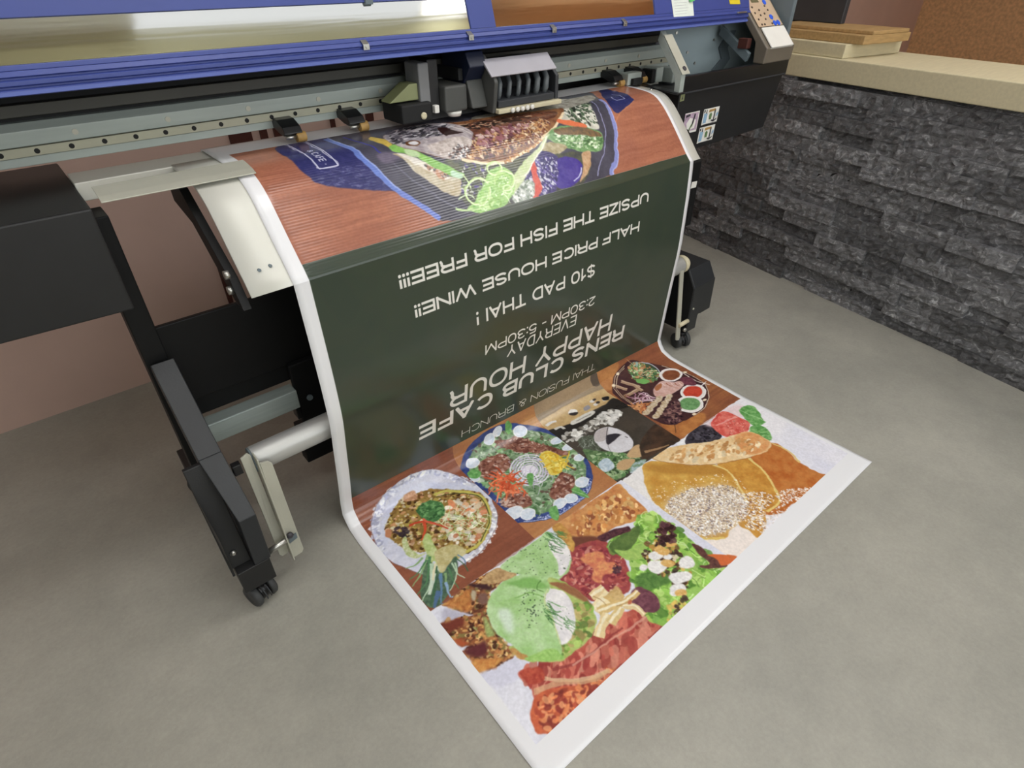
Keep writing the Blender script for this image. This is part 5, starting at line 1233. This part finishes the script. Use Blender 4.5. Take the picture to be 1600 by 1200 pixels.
F([(0,1891),(35,1905),(85,1915),(82,1937),(59,1959),(8,1941)], 'd2d2e6', soft=4)
F([(453,1674),(560,1676),(649,1681),(707,1682),(700,1739),(691,1808),(654,1827),(567,1795),(500,1790),(438,1746)], 'c4703a', 'dd9c54', ns=22, oct=5)
SP([(466,1707),(662,1706),(675,1800),(563,1781),(477,1759)], 70, 5, 14, 'e8b468 8c4426 d0803c f0c888', asp=2.6, ang=-40, spread=0.8)
F([(380,1736),(446,1738),(504,1794),(501,1822),(457,1814),(334,1821)], '6c3828', soft=5)
F([(320,1819),(378,1784),(443,1776),(494,1804),(509,1849),(490,1911),(456,1955),(422,1969),(391,1959),(337,1934),(328,1879)], '8e3038', 'b04a40', ns=16, oct=5)
SP([(334,1821),(421,1782),(494,1846),(462,1933),(413,1962),(344,1919),(328,1861)], 150, 3, 8, 'c05850 7a2430 d88878 983840', asp=3)
F([(433,1813),(470,1835),(454,1860),(471,1884),(450,1904),(418,1894),(389,1906),(386,1876),(411,1860),(404,1817)], 'e89a5c', 'd0644a', ns=10, soft=2)
SP([(461,1885),(471,1904),(451,1915),(443,1903)], 16, 3, 6, '4c2c38 3c2430')
F([(69,1947),(125,1972),(203,1993),(307,2001),(401,2014),(422,2050),(434,2096),(305,2103),(173,2097),(60,2104),(17,2071),(64,2012),(61,1970)], 'b8483a', 'd07058', ns=22, oct=5)
SP([(79,1956),(207,2004),(387,2023),(413,2086),(194,2076),(93,2008)], 110, 6, 18, '98302c d88068 a83c34 c86450', asp=3.5, ang=-38, spread=0.3)
F([(63,2017),(120,2038),(200,2091),(313,2103),(173,2097),(60,2104),(17,2071)], 'd86038', 'c04a2c', ns=14, oct=5)
SP([(64,2028),(142,2057),(247,2095),(76,2100),(28,2070)], 90, 4, 10, 'e88048 a83c28 f09860 8a2c24', asp=2.4)
K([(68,1953),(124,2019),(181,2061),(232,2088)], 9, 10, 'e0b88c', 0.8)
K([(69,2007),(127,2031),(185,2071),(237,2090)], 14, 9, 'd8a878', 0.7)
K([(132,1995),(215,2025),(344,2033)], 7, 6, '8a2c2c', 0.7)
K([(181,2017),(278,2036),(411,2052)], 5, 6, 'e0a088', 0.7)
K([(228,2099),(333,2099),(421,2093)], 9, 6, '8a3430', 0.8)
F([(71,1949),(112,1971),(107,2000),(78,1995),(66,1971)], 'a83428', 'c85038', ns=8)
F([(637,1812),(687,1824),(699,1872),(699,1959),(692,2010),(692,2096),(557,2096),(433,2097),(418,2054),(454,2015),(450,1981),(478,1938),(509,1898),(495,1837),(540,1820),(611,1839)], '6ea838', 'a4d058', ns=20, oct=5)
SP([(637,1812),(687,1824),(699,1872),(699,1959),(692,2010),(692,2096),(557,2096),(433,2097),(418,2054),(454,2015),(450,1981),(478,1938),(509,1898),(495,1837),(540,1820),(611,1839)], 150, 7, 20, '8cc848 b8e070 4c8428 9cd458 64983c', asp=2)
LN([(637,1812),(687,1824),(699,1872),(699,1959),(692,2010),(692,2096),(557,2096),(433,2097),(418,2054),(454,2015),(450,1981),(478,1938),(509,1898),(495,1837),(540,1820),(611,1839)], 70, 34, 3.5, 'c4e888 5c9434 d0f0a0 7cb444', curl=2.5)
F([(495,1837),(547,1831),(620,1840),(591,1869),(535,1882),(500,1881)], '5c7a38', '46642c', ns=12)
F([(503,1854),(535,1882),(586,1886),(550,1925),(503,1903)], '8cb850', 'a8cc60', ns=10)
F([(484,1952),(552,1993),(552,2030),(479,2002),(457,1983)], '44702c', '5c8c3c', ns=8, soft=2)
F([(500,1790),(548,1795),(597,1819),(588,1837),(537,1822),(501,1814)], '3a1c26', '5c3038', ns=6)
SP([(546,1921),(595,1894),(678,1881),(695,1907),(641,1974),(622,2026),(561,2065),(524,2059),(549,2009),(525,1970)], 120, 5, 11, '3a2020 2c1818 6c4428 d8a850 c08838 e8d8b0', asp=1.6)
E((576,1942), 22.5, 18.0, 20, 'f4f2f0', 'dcd8d8', 5)
E((552,1974), 25.5, 20.4, 20, 'f4f2f0', 'dcd8d8', 5)
E((548,1966), 21.0, 16.8, 20, 'f4f2f0', 'dcd8d8', 5)
E((625,2014), 24.0, 19.2, 20, 'f4f2f0', 'dcd8d8', 5)
E((518,1949), 13.5, 10.799999999999999, 20, 'f4f2f0', 'dcd8d8', 5)
E((566,2029), 22.5, 18.0, 20, 'f4f2f0', 'dcd8d8', 5)
E((582,2038), 21.0, 16.8, 20, 'f4f2f0', 'dcd8d8', 5)
E((539,2054), 24.0, 19.2, 20, 'f4f2f0', 'dcd8d8', 5)
E((520,2055), 15.0, 12.0, 20, 'f4f2f0', 'dcd8d8', 5)
E((600,1968), 13.5, 10.799999999999999, 20, 'f4f2f0', 'dcd8d8', 5)
E((605,1933), 18, 12, 30, 'd89c48', 'e8bc70', 5)
E((606,1949), 18, 12, 30, 'd89c48', 'e8bc70', 5)
E((583,1982), 18, 12, 30, 'd89c48', 'e8bc70', 5)
E((640,1944), 18, 12, 30, 'd89c48', 'e8bc70', 5)
E((535,2068), 18, 12, 30, 'd89c48', 'e8bc70', 5)
E((493,2083), 18, 12, 30, 'd89c48', 'e8bc70', 5)
SP([(673,1877),(699,1905),(656,1947),(622,1927)], 30, 6, 13, '2c1418 44222a 5c343c', asp=1.5)
F([(687,1985),(696,2007),(690,2048),(708,2078),(692,2096),(648,2064),(644,2045),(672,2061),(676,2015)], '4a2828', '683c34', ns=6)
F([(691,2040),(747,2097),(692,2089),(695,2066)], 'd8602c')
E((441,2016), 34, 44, 0, '5c2c3c', '7c4450', 8)
SP([(477,2068),(539,2089),(478,2102),(443,2096)], 26, 5, 11, 'd8b850 3c2820 a8cc50', asp=1.5)
K([(342,1921),(366,1921),(388,1923)], 26, 30, 'e6c68c')
K([(342,1918),(367,1918),(389,1920)], 7.8, 9.0, 'f4e6c0')
K([(325,1953),(360,1950),(387,1947)], 30, 36, 'f0dca8')
K([(326,1950),(361,1947),(388,1945)], 9.0, 10.799999999999999, 'f4e6c0')
K([(392,1943),(402,1961),(390,1972)], 52, 40, 'd8b068')
K([(392,1940),(403,1958),(391,1969)], 15.6, 12.0, 'f4e6c0')
K([(329,1964),(372,1977),(411,1986),(450,1985)], 26, 18, 'dcb870')
K([(330,1962),(373,1974),(412,1983),(451,1982)], 7.8, 5.3999999999999995, 'f4e6c0')
K([(280,2012),(316,1993),(342,1983)], 28, 24, 'e8cc90')
K([(281,2009),(316,1990),(342,1980)], 8.4, 7.199999999999999, 'f4e6c0')
K([(330,2005),(367,1997),(380,1992)], 26, 22, 'dcbc78')
K([(331,2002),(367,1994),(381,1989)], 7.8, 6.6, 'f4e6c0')
K([(389,1991),(409,2018),(407,2048)], 18, 16, 'e0c48c')
K([(389,1989),(410,2015),(408,2046)], 5.3999999999999995, 4.8, 'f4e6c0')
F([(417,1939),(413,1962),(394,1975),(382,1960),(385,1942)], 'd8b474', 'c49a58', ns=6, soft=2)
K([(348,1922),(356,1942),(355,1962)], 3, 3, 'a87c44', 0.7)
K([(374,1979),(400,1989),(427,1991)], 3, 3, 'a87c44', 0.7)
F([(405,1988),(415,1994),(408,2000),(399,1996)], 'c4623c', soft=1)
F([(145,1694),(201,1678),(232,1696),(237,1737),(197,1730)], 'a88050', 'd0a870', ns=8)
F([(428,1674),(452,1675),(452,1722),(427,1768),(405,1781),(410,1743)], 'd8a248', 'b87830', ns=10)
F([(224,1681),(287,1676),(357,1678),(405,1680),(399,1733),(392,1787),(364,1815),(322,1822),(297,1810),(261,1763),(236,1729)], '9ac878', 'b8dc9c', ns=22)
F([(377,1712),(415,1716),(411,1758),(388,1793),(351,1813),(327,1814),(349,1779)], 'efebea', 'dcd8dc', ns=16)
SP([(224,1681),(287,1676),(357,1678),(405,1680),(399,1733),(392,1787),(364,1815),(322,1822),(297,1810),(261,1763),(236,1729)], 36, 1.4, 2.8, '2c4428 3c5434 48643c', asp=1.3)
LN([(383,1677),(432,1688),(409,1731),(365,1734)], 50, 30, 2, '2c5c28 488840 3c7434', ang=70, curl=0.8)
F([(250,1748),(296,1811),(316,1824),(319,1871),(294,1831),(281,1793)], '5c5028', soft=3)
F([(289,1810),(316,1824),(328,1879),(328,1934),(313,1971),(275,1996),(215,1996),(163,1991),(106,1946),(92,1890),(111,1891),(230,1965)], '9cb852', 'bccc70', ns=16, oct=5)
F([(291,1813),(323,1850),(331,1907),(326,1945),(320,1919),(298,1844)], '96603c', soft=2)
SP([(293,1891),(321,1941),(287,1983),(207,1989),(176,1977)], 80, 5, 12, '78a83c a8c860 5c7c34 c8b068 8c7c44', asp=2)
F([(94,1888),(118,1916),(109,1943),(94,1920)], 'd0a050', 'b87c40', ns=6)
F([(261,1829),(295,1846),(295,1893),(274,1936),(236,1962),(192,1963),(214,1912)], 'f3efee', 'dedade', ns=20)
F([(121,1758),(154,1737),(201,1730),(251,1747),(288,1786),(289,1817),(267,1835),(250,1837),(234,1881),(214,1920),(193,1962),(174,1979),(137,1958),(110,1926),(101,1871),(91,1829),(99,1793)], '9acc76', 'bde0a4', ns=32)
F([(129,1790),(158,1799),(144,1843),(121,1862),(116,1835)], 'd0e6cc', soft=6)
F([(206,1738),(268,1773),(280,1820),(246,1799),(211,1760)], '7cb858', soft=4)
K([(281,1793),(254,1806),(259,1827)], 4, 3, '5c8c40')
K([(190,1785),(229,1801),(250,1846)], 4, 4, '84bc60')
K([(276,1825),(244,1848),(225,1898),(191,1960)], 4, 4, 'c8d898')
SP([(228,1784),(259,1844),(221,1895),(165,1877),(163,1828)], 30, 1.5, 3.2, '2c4428 385030 48643c', asp=1.3)
SP([(204,1831),(221,1845),(201,1869),(186,1856)], 8, 2, 3.6, '28402a', asp=1.3)
SP([(263,1882),(271,1922),(230,1949),(206,1944)], 7, 1.2, 2.2, '4c5c48 6c6c6c')
LN([(231,1854),(259,1861),(225,1898),(213,1887)], 26, 30, 1.8, '3c7834 5c9c50', ang=80, curl=0.6)
LN([(246,1916),(263,1923),(242,1944),(232,1935)], 14, 26, 1.6, '3c7834 5c9c50', ang=70, curl=0.8)
F([(118,1933),(168,1955),(176,1977),(177,1991),(129,1968),(102,1935)], '8cc458', 'a8d870', ns=6)
# pancake picture
CL(728, 1400, 1674, 2097)
RECT(728, 1400, 1674, 2097, 'd9d9ea', 'ebe8ee', 160)
F([(694,1680),(837,1674),(726,1848),(721,1944),(760,2122),(666,2071),(689,1816)], 'eae6e6', soft=6)
F([(721,1944),(849,2039),(847,2099),(742,2099),(701,2046)], 'efe2da', soft=8)
F([(694,2044),(746,2094),(695,2097),(685,2057)], 'd4622c')
F([(1046,1665),(1052,1683),(1034,1698),(1003,1684)], 'f0f0f4')
F([(1052,1683),(1116,1674),(1169,1681),(1172,1724),(1143,1763),(1075,1735),(1028,1710)], '2a262e', '3c3842', ns=8)
SP([(1070,1686),(1152,1693),(1152,1746),(1079,1732)], 40, 5, 11, '1c1a20 4c4854 383440', asp=1.2)
F([(1169,1681),(1297,1675),(1365,1699),(1338,1747),(1208,1729)], 'e8c8cc', soft=8, al=0.8)
F([(1187,1690),(1250,1677),(1290,1684),(1295,1730),(1299,1776),(1271,1799),(1229,1803),(1166,1773),(1164,1730)], 'd8443a', 'ea7466', ns=14)
K([(1189,1712),(1249,1724),(1290,1733)], 6, 9, 'f4a8a0', 0.7)
K([(1205,1686),(1251,1684)], 8, 6, 'c42c2c', 0.6)
SP([(1235,1726),(1292,1777),(1244,1801),(1180,1770)], 40, 2, 3.4, 'a82824 f0b0a0', asp=1.2)
F([(1336,1717),(1379,1720),(1392,1750),(1346,1804),(1344,1816),(1305,1812),(1291,1796),(1308,1756)], '4c9440', '82bc6c', ns=10)
K([(1336,1717),(1344,1816)], 2, 2, 'b4dca0')
F([(1263,1804),(1304,1806),(1315,1837),(1280,1882),(1236,1886),(1215,1854)], '4c9440', '82bc6c', ns=10)
K([(1263,1804),(1236,1886)], 2, 2, 'b4dca0')
LN([(1267,1807),(1304,1841),(1262,1881),(1229,1852)], 14, 26, 2, 'a8d490 3c7c34', ang=30, curl=0.3)
F([(1136,1891),(1227,1888),(1263,1907),(1253,1959),(1236,2014),(1244,2090),(1310,2158),(1233,2195),(1077,2103),(993,2092),(948,2066),(966,2049)], 'b4581f', 'c87634', ns=30)
K([(1254,1899),(1257,1957),(1236,2014)], 6, 6, 'e0c070')
F([(1025,1828),(1096,1856),(1131,1887),(1110,1960),(1067,2018),(1029,2061),(993,2063),(958,2057),(917,2081),(852,2097),(853,2061),(849,2030),(918,2007),(1013,1918)], 'c07a28', 'd89a3c', ns=26)
K([(1131,1887),(1110,1960),(1065,2022),(1028,2060),(960,2059)], 9, 7, 'ecd478', 0.85)
F([(829,1678),(889,1699),(947,1771),(1013,1823),(1024,1884),(984,1955),(943,2010),(877,2027),(817,2025),(780,2032),(728,1990),(724,1929),(726,1848),(753,1763)], 'c98a30', 'dca848', ns=40)
F([(839,1688),(924,1745),(1009,1826),(1008,1881),(941,1833),(853,1744)], 'b07428', soft=8, al=0.7)
K([(1011,1824),(1023,1885),(984,1955),(942,2009)], 7, 7, 'ecd27c', 0.8)
K([(726,1848),(723,1930),(729,1989),(781,2031)], 8, 8, 'e8c860', 0.8)
F([(741,1842),(826,1837),(918,1877),(969,1921),(960,1985),(921,2019),(863,2024),(793,2017),(738,1982),(727,1927)], 'd8cfca', 'c8b8a8', ns=6, soft=14, al=0.75)
SP([(741,1842),(826,1837),(918,1877),(969,1921),(960,1985),(921,2019),(863,2024),(793,2017),(738,1982),(727,1927)], 900, 2, 4.2, 'f8f4f4 f4f0f0 ffffff 8a7468 6c5c64 e8e0dc', asp=1.5)
SP([(755,1774),(846,1792),(1017,1889),(984,1976),(871,2031),(730,1988),(726,1848)], 260, 1.8, 3.4, 'f4ecdc e8d8b8 fffaf0', asp=1.5)
SP([(948,1974),(1011,1990),(1032,2039),(960,2053),(894,2088),(859,2057),(871,2031)], 330, 2, 4.2, 'f4f0ec ffffff e8dcd8 8a5c48', asp=1.5)
SP([(1057,2030),(1171,2111),(1199,2155),(1053,2087),(951,2064),(1022,2069)], 200, 2, 4, 'f0e8e4 ffffff d8c4b8', asp=1.5)
SP([(945,2068),(1037,2102),(874,2106),(853,2096)], 80, 2, 5, 'e0d0c8 c8b4a4 f0e8e4', asp=1.5)
F([(883,1675),(957,1674),(1034,1705),(1113,1752),(1196,1782),(1254,1812),(1256,1891),(1212,1911),(1146,1891),(1045,1842),(968,1785),(907,1722)], 'e6b878', 'f0d4a4', ns=24)
F([(1186,1788),(1254,1816),(1251,1890),(1199,1905),(1142,1873)], 'dc8848', 'e8a868', ns=14, soft=4)
SP([(931,1687),(1099,1762),(1215,1827),(1185,1887),(979,1776)], 60, 5, 13, 'd89a58 f4dcb0 c88444', asp=3, ang=-10, spread=0.6)
K([(882,1676),(906,1723),(966,1786),(1044,1843),(1145,1892)], 2.5, 2.5, 'a86c34')
CL()
for a, b in ((0, 359), (359, 711), (711, 1035), (1035, 1400)): LIVE(a, b, 1180, 1675, 1.6)
for a, b in ((0, 728), (728, 1400)): LIVE(a, b, 1674, 2097)

img = bpy.data.images.new('banner_print', IW, IH, alpha=False)
px = np.ones((IH, IW, 4), np.float32); px[..., :3] = np.clip(CV[::-1], 0, 1)
img.pixels.foreach_set(px.ravel()); img.update(); img.pack()

def banner_mat():
    m = bpy.data.materials.new('printed_vinyl'); m.use_nodes = True; nt = m.node_tree; b = nt.nodes['Principled BSDF']
    t = nt.nodes.new('ShaderNodeTexImage'); t.image = img; t.extension = 'EXTEND'; t.interpolation = 'Cubic'
    uv = nt.nodes.new('ShaderNodeUVMap'); uv.uv_map = 'UVMap'
    nt.links.new(uv.outputs['UV'], t.inputs['Vector']); nt.links.new(t.outputs['Color'], b.inputs['Base Color'])
    b.inputs['Roughness'].default_value = BROUGH; b.inputs['Specular IOR Level'].default_value = .45
    # slight ribs pressed into the warm sheet by the heater plate, fading out past the fold
    at = nt.nodes.new('ShaderNodeAttribute'); at.attribute_name = 'rib'
    wv = nt.nodes.new('ShaderNodeTexWave'); wv.bands_direction = 'Y'; wv.inputs['Scale'].default_value = 1.0; wv.inputs['Distortion'].default_value = .3; wv.inputs['Detail'].default_value = 1
    mp = nt.nodes.new('ShaderNodeMapping'); mp.inputs['Scale'].default_value = (2, 95, 1)
    nt.links.new(uv.outputs['UV'], mp.inputs['Vector']); nt.links.new(mp.outputs['Vector'], wv.inputs['Vector'])
    mul = nt.nodes.new('ShaderNodeMath'); mul.operation = 'MULTIPLY'; nt.links.new(wv.outputs['Fac'], mul.inputs[0]); nt.links.new(at.outputs['Fac'], mul.inputs[1])
    bp = nt.nodes.new('ShaderNodeBump'); bp.inputs['Strength'].default_value = .25; bp.inputs['Distance'].default_value = .0014
    nt.links.new(mul.outputs[0], bp.inputs['Height']); nt.links.new(bp.outputs['Normal'], b.inputs['Normal'])
    return m

def banner():
    svals = [-.165, -.145, -.125, -.11, -.1, -.09, -.06, -.03] + list(PS) + [PS[-1] + x for x in (.02, .045, .073)]
    sv = []
    for a, b in zip(svals, svals[1:]):
        k = max(int((b - a) / .012), 1); sv += [a + (b - a) * i / k for i in range(k)]
    sv.append(svals[-1]); uvals = [-.036, -.02] + [1.4 * i / 110 for i in range(111)] + [1.41, 1.420]
    dents = [(.66, .407, .03, .006, .005), (1.02, .400, .03, .007, -.005), (.47, .42, .06, .012, .003), (.30, .41, .05, .006, .003), (1.25, .38, .02, .03, -.002)]
    bm = bmesh.new(); uvl = bm.loops.layers.uv.new('UVMap'); rib = bm.verts.layers.float.new('rib'); G = []
    for s in sv:
        row = []
        for u in uvals:
            p = sheet(u, s)
            for du, ds, wu, ws, am in dents:
                p[1] -= am * math.exp(-((u - du) / wu) ** 2 - ((s - ds) / ws) ** 2)
            v = bm.verts.new(p); row.append(v)
            v[rib] = (0 if u < .002 or u > 1.4 else 1) * max(0, min(1, (s - .12) / .06)) * max(0, min(1, (.43 - s) / .02)) * max(.12, 1 - max(u - .25, 0) / .75)
        G.append(row)
    for j in range(len(sv) - 1):
        for i in range(len(uvals) - 1):
            f = bm.faces.new((G[j][i], G[j + 1][i], G[j + 1][i + 1], G[j][i + 1])); f.smooth = True
            for l, (a, c) in zip(f.loops, ((j, i), (j + 1, i), (j + 1, i + 1), (j, i + 1))):
                l[uvl].uv = ((uvals[c] * 1000 - U0) / (U1 - U0), 1 - (sv[a] * 1000 - S0) / (S1 - S0))
    me = bpy.data.meshes.new('printed_banner'); bm.to_mesh(me); bm.free(); me.materials.append(banner_mat())
    o = bpy.data.objects.new('printed_banner', me); COL.objects.link(o)
    sd = o.modifiers.new('thickness', 'SOLIDIFY'); sd.thickness = .0008; sd.offset = -1
    return tag(o, 'long glossy cafe banner with food photos hanging from the printer onto the floor', 'banner')
banner()

# ============================================================ light and camera
w = bpy.data.worlds.new('room_light'); scene.world = w; w.use_nodes = True
w.node_tree.nodes['Background'].inputs['Color'].default_value = (.93, .96, 1, 1); w.node_tree.nodes['Background'].inputs['Strength'].default_value = WORLD

cd = bpy.data.cameras.new('camera'); cam = bpy.data.objects.new('camera', cd); COL.objects.link(cam)
cd.sensor_fit = 'HORIZONTAL'; cd.sensor_width = 36.0; cd.lens = 20.4167
cd.clip_start = .05
cam.matrix_world = Matrix(((0.765913, 0.380255, -0.518444, -0.407486), (-0.642925, 0.446661, -0.622207, -1.841159), (-0.005029, 0.809877, 0.586578, 1.394749), (0.000000, 0.000000, 0.000000, 1.000000)))
scene.camera = cam
